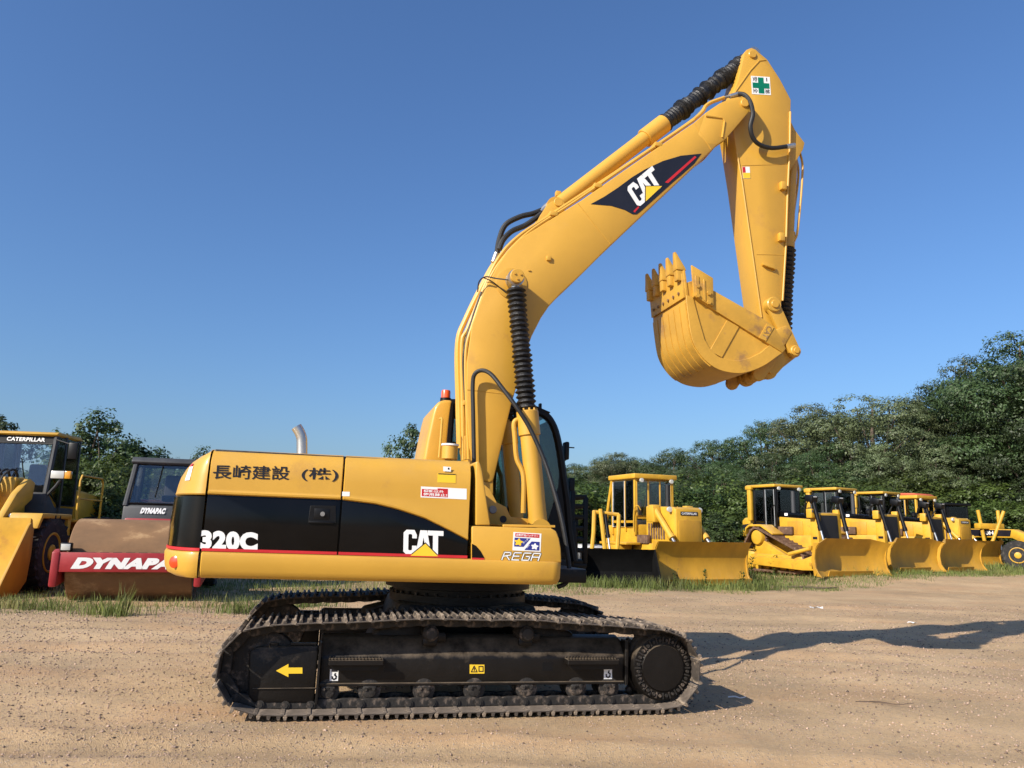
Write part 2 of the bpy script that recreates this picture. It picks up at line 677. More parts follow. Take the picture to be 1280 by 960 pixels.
    nt.links.new(P, v2.inputs['Vector'])
    h0 = nd(nt, 'ShaderNodeMath', operation='MULTIPLY_ADD')
    nt.links.new(ramp(v2.outputs['Distance'], 0.1, 0.6, 1, 0), h0.inputs[0])
    h0.inputs[1].default_value = 0.35
    nt.links.new(noise(9, 10, 0.75), h0.inputs[2])
    h1 = nd(nt, 'ShaderNodeMath', operation='MULTIPLY_ADD')
    nt.links.new(pm.outputs[0], h1.inputs[0])
    h1.inputs[1].default_value = 0.5
    nt.links.new(h0.outputs[0], h1.inputs[2])
    bp = nd(nt, 'ShaderNodeBump', i_Strength=0.8, i_Distance=0.022)
    nt.links.new(ramp(noise(0.55, 5, 0.6, (0.5, 1.3, 1)), 0.40, 0.62, 0.55, 1.0), bp.inputs['Strength'])
    nt.links.new(h1.outputs[0], bp.inputs['Height'])
    nt.links.new(bp.outputs[0], bs.inputs['Normal'])
    me.materials.append(m)
    o = link('ground', me)
    kind(o, 'structure')
    o['label'] = 'tan compacted dirt yard with gravel and wheel ruts'
    return o, xs, ys, Z


ground_obj, GX, GY, GZ = build_ground()


def surf(x, y):
    """height of the ground mesh (bilinear)"""
    x = np.asarray(x, float)
    y = np.asarray(y, float)
    i = np.clip(np.searchsorted(GX, x) - 1, 0, len(GX) - 2)
    j = np.clip(np.searchsorted(GY, y) - 1, 0, len(GY) - 2)
    tx = (x - GX[i]) / (GX[i + 1] - GX[i])
    ty = (y - GY[j]) / (GY[j + 1] - GY[j])
    return (GZ[j, i] * (1 - tx) + GZ[j, i + 1] * tx) * (1 - ty) + (GZ[j + 1, i] * (1 - tx) + GZ[j + 1, i + 1] * tx) * ty


# ================================================================== EXCAVATOR
EX_TH, EX_SL = 0.2298147, 0.0152228
ex = bpy.data.objects.new('excavator', None)
COL.objects.link(ex)
ex.matrix_world = Matrix.Translation((-0.5034, 7.7762, math.tan(EX_SL) * 0.5034)) @ Matrix.Rotation(EX_SL, 4, 'Y') @ Matrix.Rotation(EX_TH, 4, 'Z')
tag(ex, 'yellow crawler excavator with 320C on its black side band and raised curled bucket', 'excavator')


# ---- crawler tracks
def track_path():
    pts = []
    ci, ri = (-1.692, 0.378), 0.285
    cs, rs = (1.56, 0.362), 0.285
    pts += [(x, 0.092) for x in np.linspace(-1.50, 1.42, 40)]
    for a in np.linspace(-75, 78, 40):
        pts.append((cs[0] + rs * math.cos(R(a)), cs[1] + rs * math.sin(R(a))))
    top = catmull2([(1.34, 0.665), (1.05, 0.682), (0.62, 0.705), (0.39, 0.722), (0.0, 0.716), (-0.41, 0.722), (-0.64, 0.714), (-1.05, 0.69), (-1.30, 0.684), (-1.5, 0.672)], 6)
    pts += top
    for a in np.linspace(100, 255, 40):
        pts.append((ci[0] + ri * math.cos(R(a)), ci[1] + ri * math.sin(R(a))))
    P = np.array(pts + [pts[0]])
    L = np.concatenate([[0], np.cumsum(np.hypot(*np.diff(P, axis=0).T))])
    n = int(round(L[-1] / 0.19))
    t = np.linspace(0, L[-1], n + 1)[:-1]
    return np.stack([np.interp(t, L, P[:, 0]), np.interp(t, L, P[:, 1])], -1), L[-1] / n


TP, PITCH = track_path()


def shoe_mesh(seed):
    rr = random.Random(seed)
    g = G()
    h = PITCH / 2
    g.box((0, 0, -0.036), (PITCH * 0.985, 0.60, 0.012), bevel=0.003, seg=1)
    for k, x in enumerate((-h * 0.86, -h * 0.1, h * 0.66)):
        w = 0.013
        pts = [(x - w * 1.3, -0.041), (x + w * 1.3, -0.041), (x + w * 0.7, -0.068 - rr.uniform(0, .004)), (x - w * 0.7, -0.068 - rr.uniform(0, .004))]
        g.prism(pts, -0.299, 0.299, bevel=0.003, seg=1)
    g.box((h * 0.93, 0, -0.031), (0.03, 0.596, 0.014), bevel=0.003, seg=1)
    for y in (-0.13, 0.13):
        for x in (-0.035, 0.05):
            g.cyl((x, y, -0.043), (x, y, -0.058), 0.013, n=6)
    me = g.mesh('track_shoe')
    me.materials.append(MATS['track_dusty'])
    return me


def link_mesh():
    g = G()
    h = PITCH / 2
    for y in (-0.10, 0.10):
        pr = [(-h - 0.02, -0.028), (-h - 0.035, 0.0), (-h - 0.02, 0.03), (-h * 0.4, 0.043), (h * 0.5, 0.043), (h + 0.02, 0.03), (h + 0.03, 0), (h + 0.02, -0.028)]
        g.prism(pr, y - 0.018, y + 0.018, bevel=0.004, seg=1)
        g.cyl((h, y - 0.03, 0), (h, y + 0.03, 0), 0.034, n=14)
        g.cyl((h, y - 0.036, 0), (h, y + 0.036, 0), 0.02, n=12)
    g.cyl((h, -0.1, 0), (h, 0.1, 0), 0.027, n=12)
    me = g.mesh('track_link')
    me.materials.append(MATS['track_dark'])
    return me


shoes = [shoe_mesh(k) for k in range(3)]
lmesh = link_mesh()
for yc in (-1.10, 1.10):
    g = G()
    for p in TP:
        g.cyl((p[0], yc - 0.125, p[1]), (p[0], yc + 0.125, p[1]), 0.018, n=8)
    tr = g.done('crawler_track', 'track_dark', ex)
    n = len(TP)
    for i in range(n):
        a, b = TP[i], TP[(i + 1) % n]
        mid = (a + b) / 2
        ang = math.atan2(b[1] - a[1], b[0] - a[0])
        j = rng.uniform(-0.012, 0.012)
        link('track_shoe', shoes[i % 3], tr, (mid[0], yc, mid[1]), (0, -ang + j, 0))
        link('track_link', lmesh, tr, (mid[0], yc, mid[1]), (0, -ang, 0))

# ---- track frames with rollers, idler, sprocket
for yc in (-1.10, 1.10):
    sgn = -1 if yc < 0 else 1
    yo = yc + sgn * 0.10      # outer face
    yi = yc - sgn * 0.14
    g = G()
    sec = [(yi, 0.235), (yo, 0.235), (yo, 0.44), (yo - sgn * 0.05, 0.50), (yo - sgn * 0.12, 0.575), (yi, 0.60)]
    g.prism(sec, -1.27, 1.275, bevel=0.02, axis='x', seg=3)
    g.box((0.0, yo + sgn * 0.008, 0.237), (2.52, 0.035, 0.022), bevel=0.004, seg=1)
    g.box((1.28, yo - sgn * 0.03, 0.40), (0.03, 0.12, 0.36), bevel=0.006, seg=1)
    g.prism([(1.27, .25), (1.55, .28), (1.55, .46), (1.27, .56)], yc + sgn * 0.02, yc - sgn * 0.12, bevel=0.01)
    for xx in (-0.41, 0.39):
        g.box((xx + 0.06, yc, 0.585), (0.16, 0.1, 0.07), bevel=0.015)
        g.box((xx, yc + sgn * 0.085, 0.555), (0.12, 0.04, 0.06), bevel=0.015)
    tf = g.done('track_frame', 'frame_black', ex)
    # openings in the side plate (dark pockets)
    for x0 in (-0.72, 0.585):
        G().prism([(x0 - .045, 0.33), (x0 + .045, 0.33), (x0 + .045, 0.40), (x0 - .045, 0.40)], yo + sgn * 0.002, yo - sgn * 0.01).done('pocket', 'cab_black', tf)
    # idler cover box
    g = G()
    cv = [(-1.80, 0.49), (-1.735, 0.517), (-1.285, 0.527), (-1.285, 0.105), (-1.735, 0.115), (-1.775, 0.16)]
    g.prism(cv, yo + sgn * 0.03, yc - sgn * 0.02, bevel=0.018)
    g.box((-1.50, yo + sgn * 0.032, 0.215), (0.50, 0.012, 0.012), bevel=0.003, seg=1)
    g.box((-1.27, yo + sgn * 0.01, 0.33), (0.02, 0.1, 0.46), bevel=0.004, seg=1)
    g.box((-1.62, yo - sgn * 0.03, 0.530), (0.06, 0.06, 0.03), bevel=0.004, seg=1)
    g.box((-1.40, yo - sgn * 0.02, 0.536), (0.2, 0.05, 0.02), bevel=0.004, seg=1)
    ic = g.done('idler_cover', 'frame_black', ex)
    # foot steps
    for x0, x1 in ((-1.20, -0.78), (0.73, 1.18)):
        g = G()
        g.box(((x0 + x1) / 2, yo + sgn * 0.055, 0.415), (x1 - x0, 0.11, 0.045), bevel=0.006, seg=1)
        g.prism([(x0, .395), (x1, .395), (x1 - .05, .35), (x0 + .05, .35)], yo + sgn * 0.055, yo + sgn * 0.062)
        k = int((x1 - x0) / 0.026)
        for q in range(k):
            g.prism([(x0 + q * .026, .437), (x0 + q * .026 + .018, .437), (x0 + q * .026 + .009, .452)], yo + sgn * 0.11, yo + sgn * 0.10)
            g.prism([(x0 + q * .026, .437), (x0 + q * .026 + .018, .437), (x0 + q * .026 + .009, .452)], yo + sgn * 0.03, yo + sgn * 0.02)
        g.done('step', 'frame_black', tf)
    # bottom rollers
    for k, xr in enumerate((-1.19, -0.87, -0.44, -0.03, 0.41, 0.84, 1.13)):
        g = G()
        g.lathe([(.03, -.125), (.05, -.12), (.055, -.105), (.088, -.10), (.088, -.075), (.07, -.07), (.07, .07), (.088, .075), (.088, .10), (.055, .105), (.05, .12), (.03, .125)], (xr, yc, 0.19), (0, 1, 0), 22)
        rl = g.done('track_roller', 'track_dark', ex)
        g = G()
        g.box((xr, yo - sgn * 0.005, 0.205), (0.11, 0.06, 0.05), bevel=0.014)
        g.cyl((xr - .03, yo + sgn * 0.02, 0.205), (xr - .03, yo + sgn * 0.035, 0.205), 0.012, n=6)
        g.cyl((xr + .03, yo + sgn * 0.02, 0.205), (xr + .03, yo + sgn * 0.035, 0.205), 0.012, n=6)
        g.done('bracket', 'track_dark', rl)
    for xr in (-0.41, 0.39):
        g = G()
        g.lathe([(.02, -.17), (.045, -.165), (.05, -.15), (.062, -.14), (.062, .14), (.05, .15), (.045, .165), (.02, .17)], (xr, yc, 0.628), (0, 1, 0), 20)
        g.done('carrier_roller', 'track_dark', ex)
    # idler
    g = G()
    g.lathe([(.05, -.1), (.09, -.09), (.10, -.06), (.20, -.055), (.25, -.045), (.26, -.03), (.26, .03), (.25, .045), (.20, .055), (.10, .06), (.09, .09), (.05, .1)], (-1.692, yc, 0.378), (0, 1, 0), 36)
    g.done('idler_wheel', 'track_dark', ex)
    # sprocket
    g = G()
    nt_ = 21
    pr = []
    for k in range(nt_):
        for da, rr_ in ((-.5, .255), (-.28, .262), (-.14, .315), (.14, .315), (.28, .262)):
            a = 2 * math.pi * (k + da) / nt_
            pr.append((1.56 + rr_ * math.cos(a), 0.362 + rr_ * math.sin(a)))
    g.prism(pr, yc - 0.025, yc + 0.025)
    g.done('sprocket', 'track_dark', ex)
    g = G()
    cz = (1.59, yc, 0.362)
    g.lathe([(.30, 0.0), (.30, .04), (.29, .06), (.275, .07), (.272, .10), (.268, .14), (.258, .16), (.195, .165), (.19, .17), (.185, .182), (.02, .186)], cz, (0, sgn, 0), 48)
    fd = g.done('final_drive', 'frame_black', ex)
    g = G()
    for k in range(24):
        a = 2 * math.pi * (k + .5) / 24
        px_, pz_ = 1.59 + .226 * math.cos(a), .362 + .226 * math.sin(a)
        g.cyl((px_, yc + sgn * .158, pz_), (px_, yc + sgn * .184, pz_), .014, n=6)
        a2 = a + math.pi / 24
        q = Matrix.Rotation(-a2, 3, 'Y')
        g.box((1.59 + .228 * math.cos(a2), yc + sgn * .165, .362 + .228 * math.sin(a2)), (.05, .02, .012), rot=q)
    bo = g.done('bolt', 'track_dark', fd)
    kind(bo, 'stuff')
    # marks on the frame
    if sgn < 0:
        sheet('arrow_mark', [(-1.589,0.346),(-1.501,0.396),(-1.499,0.369),(-1.395,0.369),(-1.391,0.325),(-1.495,0.325),(-1.493,0.299)], yo - 0.031, 'decal_yellow', ic)
        for pts in ([(-1.181,0.265),(-1.117,0.264),(-1.12,0.351),(-1.185,0.351)], [(1.083,0.262),(1.156,0.262),(1.155,0.368),(1.083,0.369)]):
            hs = sheet('hook_sign', pts, yo - 0.001, 'decal_white', tf)
            x0, z0 = pts[0]
            w, h_ = pts[1][0] - x0, pts[3][1] - z0
            strokes([[(.62, .62), (.55, .5), (.75, .38), (.72, .2), (.5, .12), (.3, .2), (.28, .34)], [(.2, .85), (.8, .85)], [(.2, .95), (.8, .95)]], 0.006, 'decal_black', hs, (x0, z0), (x0 + w, z0), (x0, z0 + h_), yo - 0.0045, 'hook_mark')
        pts = [(-0.072,0.312),(0.05,0.312),(0.047,0.381),(-0.075,0.382)]
        ws = sheet('warning_sign', pts, yo - 0.001, 'decal_yellow', tf)
        strokes([[(.1, .2), (.3, .85), (.5, .2), (.1, .2)], [(.3, .35), (.3, .62)], [(.62, .25), (.9, .25), (.9, .8), (.62, .8), (.62, .25)]], 0.0035, 'decal_black', ws, pts[0], pts[1], pts[3], yo - 0.0045, 'warning_mark')

# ---- centre of the undercarriage
g = G()
g.prism([(-0.75, .45), (.75, .45), (.62, .80), (-.62, .80)], -0.62, 0.62, bevel=0.03)
for sx in (-1, 1):
    for sy in (-1, 1):
        g.prism([(sx * 0.35, 0.42), (sx * 0.95, 0.42), (sx * 0.85, .62), (sx * 0.35, .75)], sy * 0.5, sy * 1.02, bevel=0.02)
g.done('car_body', 'frame_black', ex)
g = G()
g.lathe([(.60, .78), (.66, .79), (.66, .86), (.63, .865), (.63, .91), (.70, .92), (.70, .985), (.6, 1.0)], (0, 0, 0), (0, 0, 1), 48)
sb = g.done('swing_bearing', 'frame_black', ex)
g = G()
for k in range(40):
    a = 2 * math.pi * k / 40
    g.cyl((.645 * math.cos(a), .645 * math.sin(a), .86), (.645 * math.cos(a), .645 * math.sin(a), .885), .014, n=6)
kind(g.done('bolt', 'track_dark', sb), 'stuff')

# ---- upper structure: deck
g = G()
g.box((-0.85, 0, 1.09), (2.70, 2.56, 0.12), bevel=0.01)
g.box((0.55, 0, 1.09), (0.9, 1.9, 0.12), bevel=0.01)
g.box((0.5, 0.86, 1.11), (1.55, 0.98, 0.14), bevel=0.02)
g.box((-1.18, 0.0, 1.56), (2.03, 2.60, 0.90), bevel=0.01)
g.done('deck', 'frame_black', ex)

SEAM_A, SEAM_B, SEAM_C = -2.212, -1.197, -0.153
LIP = [(-2.417,1.652),(-2.234,1.654),(-1.204,1.657),(-0.926,1.634),(-0.745,1.598),(-0.534,1.539),(-0.356,1.463),(-0.198,1.39),(-0.1,1.342),(-0.019,1.242)]
LIPX = np.array([p[0] for p in LIP])
LIPZ = np.array([p[1] for p in LIP])


def upper_panel(x0, x1, parent, side=-1):
    secs = []
    n = max(2, int((x1 - x0) / 0.05))
    for x in np.linspace(x0, x1, n + 1):
        l = float(np.interp(x, LIPX, LIPZ)) + .004
        dent = 0.004 * math.sin(x * 9.0) * math.sin(x * 4 + 1)
        tz = 2.012 + 0.016 * (x + 2.2) / 2.0
        pr = [(-1.325, l - .006), (-1.360, l - .002), (-1.371, l + .006), (-1.373, l + .02), (-1.366, l + .03), (-1.366, max(l + .035, 1.70)), (-1.366 + dent * .5, 1.80), (-1.3645, 1.91), (-1.343, tz - .075), (-1.325, tz - .04), (-1.295, tz - .014), (-1.25, tz), (-0.9, tz + .002)]
        secs.append([(x, -side * y if side > 0 else y, z) for y, z in pr])
    # rounded ends next to the seams
    def inset(sec, dx):
        return [(p[0] + dx, p[1] + (0.012 if side < 0 else -0.012), p[2] - (0.006 if p[2] > 1.95 else 0)) for p in sec]
    secs = [inset(secs[0], -0.006)] + secs + [inset(secs[-1], 0.006)]
    g_ = G()
    g_.loft(secs)
    return g_.done('upper_panel', 'paint_yellow', parent, ang=40)


def door(name, x0, x1, label=None):
    g_ = G()
    zt = 1.72
    pts = [(x0, 1.24)] + [(x1, 1.24)]
    top = [(x, min(zt, float(np.interp(x, LIPX, LIPZ)) + .03)) for x in np.linspace(x1, x0, 16)]
    g_.prism(pts + top, -1.352, -1.31, bevel=0.006)
    d = g_.done(name, 'paint_black', ex)
    upper_panel(x0 + .006, x1 - .006, d)
    sheet('red_stripe', [(x0, 1.232), (x1, 1.232), (x1, 1.254), (x0, 1.254)], -1.352, 'decal_red', d, 0.004)
    return d


rear_door = door('side_door', SEAM_A + .008, SEAM_B - .006)
front_door = door('side_door', SEAM_B + .006, SEAM_C - .01)
# far side of the engine bay
g = G()
g.box((-1.30, 1.34, 1.62), (1.80, 0.05, 0.76), bevel=0.02)
g.done('side_door', 'paint_yellow', ex)
g = G()
g.box((-1.18, 0.2, 2.012), (2.02, 2.2, 0.03), bevel=0.008)
g.box((-0.75, 0.3, 2.03), (0.8, 0.9, 0.03), bevel=0.01)
hood = g.done('engine_hood', 'paint_yellow', ex)

# latch on the rear door
la = [(-1.441,1.467),(-1.227,1.475),(-1.238,1.612),(-1.434,1.603)]
g = G()
g.prism(la, -1.353, -1.357, bevel=0.002, seg=1)
lx0, lz0 = la[0]
g.box((lx0 + .10, -1.362, lz0 + .01), (.19, .012, .018), bevel=0.004)
g.box((lx0 + .10, -1.356, lz0 + .075), (.12, .008, .085), bevel=0.003)
lo = g.done('door_latch', 'cab_black', rear_door)
G().cyl((lx0 + .105, -1.36, lz0 + .075), (lx0 + .105, -1.372, lz0 + .075), .018, n=16).done('key_cap', 'steel_dull', lo)

# ---- skirt under the doors
g = G()
sk = [(-1.30, 1.032), (-1.33, 1.035), (-1.352, 1.055), (-1.366, 1.09), (-1.375, 1.14), (-1.382, 1.20), (-1.376, 1.220), (-1.35, 1.229), (-1.30, 1.229)]
xs_ = [SEAM_A + .012, SEAM_A + .02] + list(np.linspace(-2.1, 0.56, 12)) + [0.60, 0.625, 0.638]
secs = []
for x in xs_:
    e = 0.0
    if x > 0.57:
        e = 0.05 * ((x - .57) / .07) ** 2
    if x < SEAM_A + .015:
        e = 0.008
    secs.append([(x, y + e, z + (e * .5 if z < 1.06 else 0)) for y, z in sk])
g.loft(secs)
g.box((-0.8, -1.25, 1.13), (2.83, 0.16, 0.18))
g.box((0.58, -1.20, 1.13), (0.08, 0.22, 0.17), bevel=0.02)
g.done('side_skirt', 'paint_yellow', ex)

# ---- counterweight
def cw_ring(z, L, W=1.366, n=2.2, x0=SEAM_A - 0.006):
    pts = []
    for t in np.linspace(-90, 90, 61):
        c_, s_ = math.cos(R(t)), math.sin(R(t))
        x = x0 - L * (abs(c_) ** (2 / n))
        y = W * math.copysign(abs(s_) ** (2 / n), s_)
        x += 0.04 * (abs(y) / W) ** 2 * (abs(c_) ** .5)
        pts.append((x, y, z))
    return pts


def cw_band(name, levels, m, parent):
    g_ = G()
    rings = [cw_ring(*l) for l in levels]
    g_.loft(rings)
    b = g_.bm
    # close the front and the bottom/top so that the band is a solid
    g_.poly(rings[0])
    g_.poly(rings[-1])
    return g_.done(name, m, parent)


cw = cw_band('counterweight', [(1.028, .28, 1.30), (1.032, .34, 1.335), (1.05, .385, 1.35), (1.085, .405, 1.366), (1.14, .416, 1.376), (1.20, .420, 1.382), (1.220, .41, 1.374), (1.229, .38, 1.35)], 'paint_yellow', ex)
cw_band('red_stripe', [(1.229, .38, 1.35), (1.231, .413, 1.359), (1.252, .411, 1.359), (1.254, .39, 1.35)], 'decal_red', cw)
cw_band('black_band', [(1.253, .39, 1.35), (1.256, .408, 1.356), (1.45, .405, 1.354), (1.64, .392, 1.352), (1.655, .37, 1.33)], 'paint_black', cw)
cw_band('upper_cap', [(1.650, .36, 1.33), (1.652, .372, 1.366), (1.662, .383, 1.374), (1.685, .377, 1.372), (1.74, .368, 1.366), (1.80, .352, 1.362), (1.87, .312, 1.352), (1.92, .268, 1.34), (1.96, .20, 1.325), (1.99, .108, 1.30), (2.006, .05, 1.26), (2.013, .005, 1.2)], 'paint_yellow', cw)
for sy in (-1, 1):
    q = cw_ring(1.14, .420, 1.382)
    k = 9 if sy < 0 else 51
    p = Vector(q[k])
    nrm = Vector((p.x + 2.0, p.y * 0.6, 0)).normalized()
    G().lathe([(.0, .0), (.045, .0), (.045, .012), (.03, .018), (.0, .02)], p - nrm * 0.004, nrm, 20).done('reflector', 'red_lens', cw)
# service sticker on the corner
q0, q1 = cw_ring(1.76, .364, 1.3645), cw_ring(1.87, .312, 1.352)
g = G()
g.loft([[Vector(p) + Vector((-.004, -.004, .002)) for p in (q0[k] for k in (8, 9, 10, 11))], [Vector(p) + Vector((-.004, -.004, .002)) for p in (q1[k] for k in (9, 10, 11, 12))]])
st = g.done('service_sticker', 'decal_white', cw)
q2 = cw_ring(1.895, .29, 1.346)
g = G()
g.loft([[Vector(p) + Vector((-.005, -.005, .003)) for p in (q1[k] for k in (10, 11, 12))], [Vector(p) + Vector((-.005, -.005, .003)) for p in (q2[k] for k in (10, 11, 12))]])
g.done('sticker_header', 'decal_red', st)

# ---- lettering on the doors
Yd = -1.3535
T = [(-2.22,1.244),(-1.799,1.24),(-2.229,1.387)]
text('320C', 'decal_white', rear_door, *on(T, Yd), bold=0.065)
T = [(-2.178,1.775),(-1.609,1.792),(-2.182,1.885)]
text('長崎建設', 'decal_black', rear_door, *on(T, -1.3688), bold=0.013)
T = [(-1.518,1.79),(-1.236,1.8),(-1.524,1.897)]
text('(株)', 'decal_black', rear_door, *on(T, -1.3688), bold=0.013)


def cat_logo(T, tri, y, parent, m='decal_white'):
    """the three heavy letters, each a set of solid shapes in unit boxes, over a triangle"""
    C_ = [(.33, .66), (.33, .80), (.27, 1.0), (.07, 1.0), (0, .88), (0, .12), (.07, 0), (.27, 0), (.33, .2), (.33, .36), (.215, .36), (.215, .2), (.19, .17), (.145, .17), (.12, .2), (.12, .8), (.145, .83), (.19, .83), (.215, .8), (.215, .66)]
    A_ = [(.30, 0), (.425, 0), (.44, .17), (.56, .17), (.575, 0), (.70, 0), (.585, 1.0), (.415, 1.0)]
    A_hole = [(.46, .36), (.54, .36), (.50, .76)]
    T_ = [(.60, .80), (.60, 1.0), (1.0, 1.0), (1.0, .80), (.865, .80), (.865, 0), (.735, 0), (.735, .80)]
    p0, p1, p2 = (Vector((p[0], 0, p[1])) for p in T)
    g_ = G()

    def mp(pts):
        out = []
        for a, b in pts:
            w = p0 + (p1 - p0) * a + (p2 - p0) * b
            out.append((w.x, w.z))
        return out
    g_.prism(mp(C_), y, y - .0015)
    # A as two legs and a bar so that its counter stays open
    for pts in ([(.30, 0), (.425, 0), (.50, .72), (.50, 1.0), (.415, 1.0)], [(.575, 0), (.70, 0), (.585, 1.0), (.50, 1.0), (.50, .72)], [(.443, .17), (.557, .17), (.538, .36), (.462, .36)]):
        g_.prism(mp(pts), y, y - .0015)
    g_.prism(mp(T_), y, y - .0015)
    o = g_.done('lettering', m, parent)
    t = sheet('triangle_mark', tri, y - .002, 'decal_yellow', parent, .0012)
    c0 = Vector((sum(p[0] for p in tri) / 3, sum(p[1] for p in tri) / 3))
    sheet('triangle_edge', [tuple(c0 + (Vector(p) - c0) * 1.16) for p in tri], y - .0016, 'decal_black', t, .0006)
    return o


cat_logo([(-0.684,1.25),(-0.361,1.249),(-0.692,1.444)], [(-0.626,1.24),(-0.511,1.339),(-0.403,1.242)], Yd, front_door)
# stickers on the front door
def sticker(name, T, y, m, parent):
    p = [T[0], T[1], (T[1][0] + T[2][0] - T[0][0], T[1][1] + T[2][1] - T[0][1]), T[2]]
    return sheet(name, p, y, m, parent, .0012)


def sub(T, a0, b0, a1, b1):
    p0, p1, p2 = (Vector(p) for p in T)
    f = lambda a, b: tuple(p0 + (p1 - p0) * a + (p2 - p0) * b)
    return [f(a0, b0), f(a1, b0), f(a0, b1)]


ys_ = -1.3665
T = [(-0.572,1.706),(-0.193,1.705),(-0.575,1.794)]
s1 = sticker('notice_sticker', T, ys_, 'decal_white', front_door)
sticker('red_field', sub(T, .02, .12, .585, .78), ys_ - .0014, 'decal_red', s1)
sticker('red_field', sub(T, .36, .77, .585, .9), ys_ - .0014, 'decal_red', s1)
text('標識以外', 'decal_white', s1, *on(sub(T, .06, .48, .50, .74), ys_ - .0032), bold=0.02)
text('使用禁止!', 'decal_white', s1, *on(sub(T, .05, .16, .57, .44), ys_ - .0032), bold=0.02)
T = [(-0.442,1.833),(-0.29,1.835),(-0.445,1.909)]
s2 = sticker('yellow_sticker', T, ys_, 'decal_yellow', front_door)
sticker('black_bar', sub(T, .04, .88, .98, .98), ys_ - .0014, 'decal_black', s2)
T = [(-0.399,1.927),(-0.335,1.926),(-0.401,1.966)]
s3 = sticker('white_tag', T, ys_, 'decal_white', front_door)
sticker('tag_mark', sub(T, .6, .4, .8, .8), ys_ - .0014, 'decal_black', s3)
T = [(-1.197,1.688),(-1.138,1.689),(-1.198,1.723)]
sticker('white_tag', T, ys_, 'decal_white', front_door)

# ---- tool box at the front corner with its wedge of the black band
TB = [(-0.127,1.219),(-0.14,1.489),(-0.11,1.493),(0.547,1.496),(0.586,1.475),(0.612,1.417),(0.63,1.332),(0.638,1.217)]
g = G()
g.prism(TB, -1.362, -0.62, bevel=0.012, seg=3)
tbx = g.done('tool_box', 'paint_yellow', ex)
wedge = [(-0.127,1.239),(-0.021,1.238),(-0.058,1.295),(-0.096,1.334),(-0.132,1.351)]
sheet('black_band', wedge, -1.3625, 'paint_black', tbx, .002)
sheet('red_stripe', [(-0.126,1.221),(-0.031,1.221),(-0.021,1.238),(-0.127,1.239)], -1.3625, 'decal_red', tbx, .003)
pl = [(0.141,1.495),(0.594,1.505),(0.593,1.526),(0.141,1.515)]
G().prism(pl, -1.30, -0.75, bevel=0.003, seg=1).done('tread_plate', 'paint_yellow', tbx)
yt = -1.3625
T = [(0.211,1.307),(0.452,1.302),(0.214,1.456)]
s4 = sticker('safety_sticker', T, yt, 'decal_white', tbx)
sticker('red_header', sub(T, .07, .76, .93, .95), yt - .0014, 'decal_red', s4)
text('自動接地バッテリー', 'decal_white', s4, *on(sub(T, .11, .79, .89, .92), yt - .0032), bold=0.02)
p0_, p1_, p2_ = (Vector(p) for p in T)
f_ = lambda a, b: tuple(p0_ + (p1_ - p0_) * a + (p2_ - p0_) * b)
sheet('blue_field', [f_(.05, .22), (f_(.38, .22)), f_(.62, .70), f_(.05, .70)], yt - .0014, 'decal_blue', s4, .0012)
sheet('blue_field', [f_(.42, .06), (f_(.95, .06)), f_(.95, .54), f_(.66, .54)], yt - .0014, 'decal_blue', s4, .0012)


def leaf_mark(cx, cy, r, m, nm):
    pts = []
    for k in range(22):
        a = 2 * math.pi * k / 22
        rr_ = r * (1 + 0.28 * math.sin(5 * a + .5))
        pts.append(f_(cx + rr_ * math.cos(a), cy + rr_ * 1.35 * math.sin(a)))
    sheet(nm, pts, yt - .0030, m, s4, .0008)


leaf_mark(.20, .46, .125, 'decal_yellow', 'hand_mark')
leaf_mark(.78, .27, .11, 'decal_white', 'hand_mark')
text('タッチ', 'decal_white', s4, f_(.40, .40) and on([f_(.38, .36)], yt - .0032)[0], on([f_(.56, .62)], yt - .0032)[0], on([f_(.33, .46)], yt - .0032)[0], bold=0.01)
text('点灯', 'decal_white', s4, on([f_(.50, .14)], yt - .0032)[0], on([f_(.62, .34)], yt - .0032)[0], on([f_(.45, .24)], yt - .0032)[0], bold=0.01)
T = [(0.124,1.231),(0.432,1.23),(0.146,1.292)]
REGA = [[(0, 0), (.0, .95), (.17, .95), (.19, .62), (.02, .45)], [(.10, .45), (.2, 0)], [(.46, .95), (.27, .95), (.27, 0), (.46, 0)], [(.27, .5), (.43, .5)], [(.73, .95), (.54, .95), (.54, 0), (.73, 0), (.73, .5), (.63, .5)], [(.80, 0), (.80, .95), (1, .95), (1, 0)], [(.80, .45), (1, .45)]]
strokes(REGA, 0.0085, 'decal_black', tbx, *T, y=yt - .0012)
strokes(REGA, 0.0048, 'decal_white', tbx, *T, y=yt - .0036)

# ---- panel between the door and the boom, boom brackets
W = [(-0.104,1.5),(-0.128,2.013),(-0.114,2.029),(-0.092,2.018),(-0.069,1.952),(-0.03,1.755),(0.02,1.504)]
G().prism(W, -1.352, -0.62, bevel=0.015, seg=3).done('cowl_panel', 'paint_yellow', ex)
BR = [(0.028,1.254),(0.016,1.838),(0.107,1.919),(0.204,1.847),(0.272,1.728),(0.369,1.686),(0.412,1.597),(0.692,1.577),(0.759,1.488),(0.701,1.273)]
for y0, y1 in ((-0.40, -0.335), (0.335, 0.40)):
    g = G()
    g.prism(BR, y0, y1, bevel=0.01)
    br = g.done('boom_bracket', 'paint_yellow', ex)
    s_ = -1 if y0 < 0 else 1
    cpx, cpz = (0.235,1.657)
    G().lathe([(0, -.01), (.038, -.01), (.038, .010), (.033, .014), (0, .014)], (cpx, s_ * 0.40, cpz), (0, s_, 0), 20).done('pin_cap', 'steel_dull', br)
    cpx, cpz = (0.34,1.571)
    G().cyl((cpx, s_ * 0.398, cpz), (cpx, s_ * 0.403, cpz), .034, n=18).done('pin_hole', 'rubber', br)

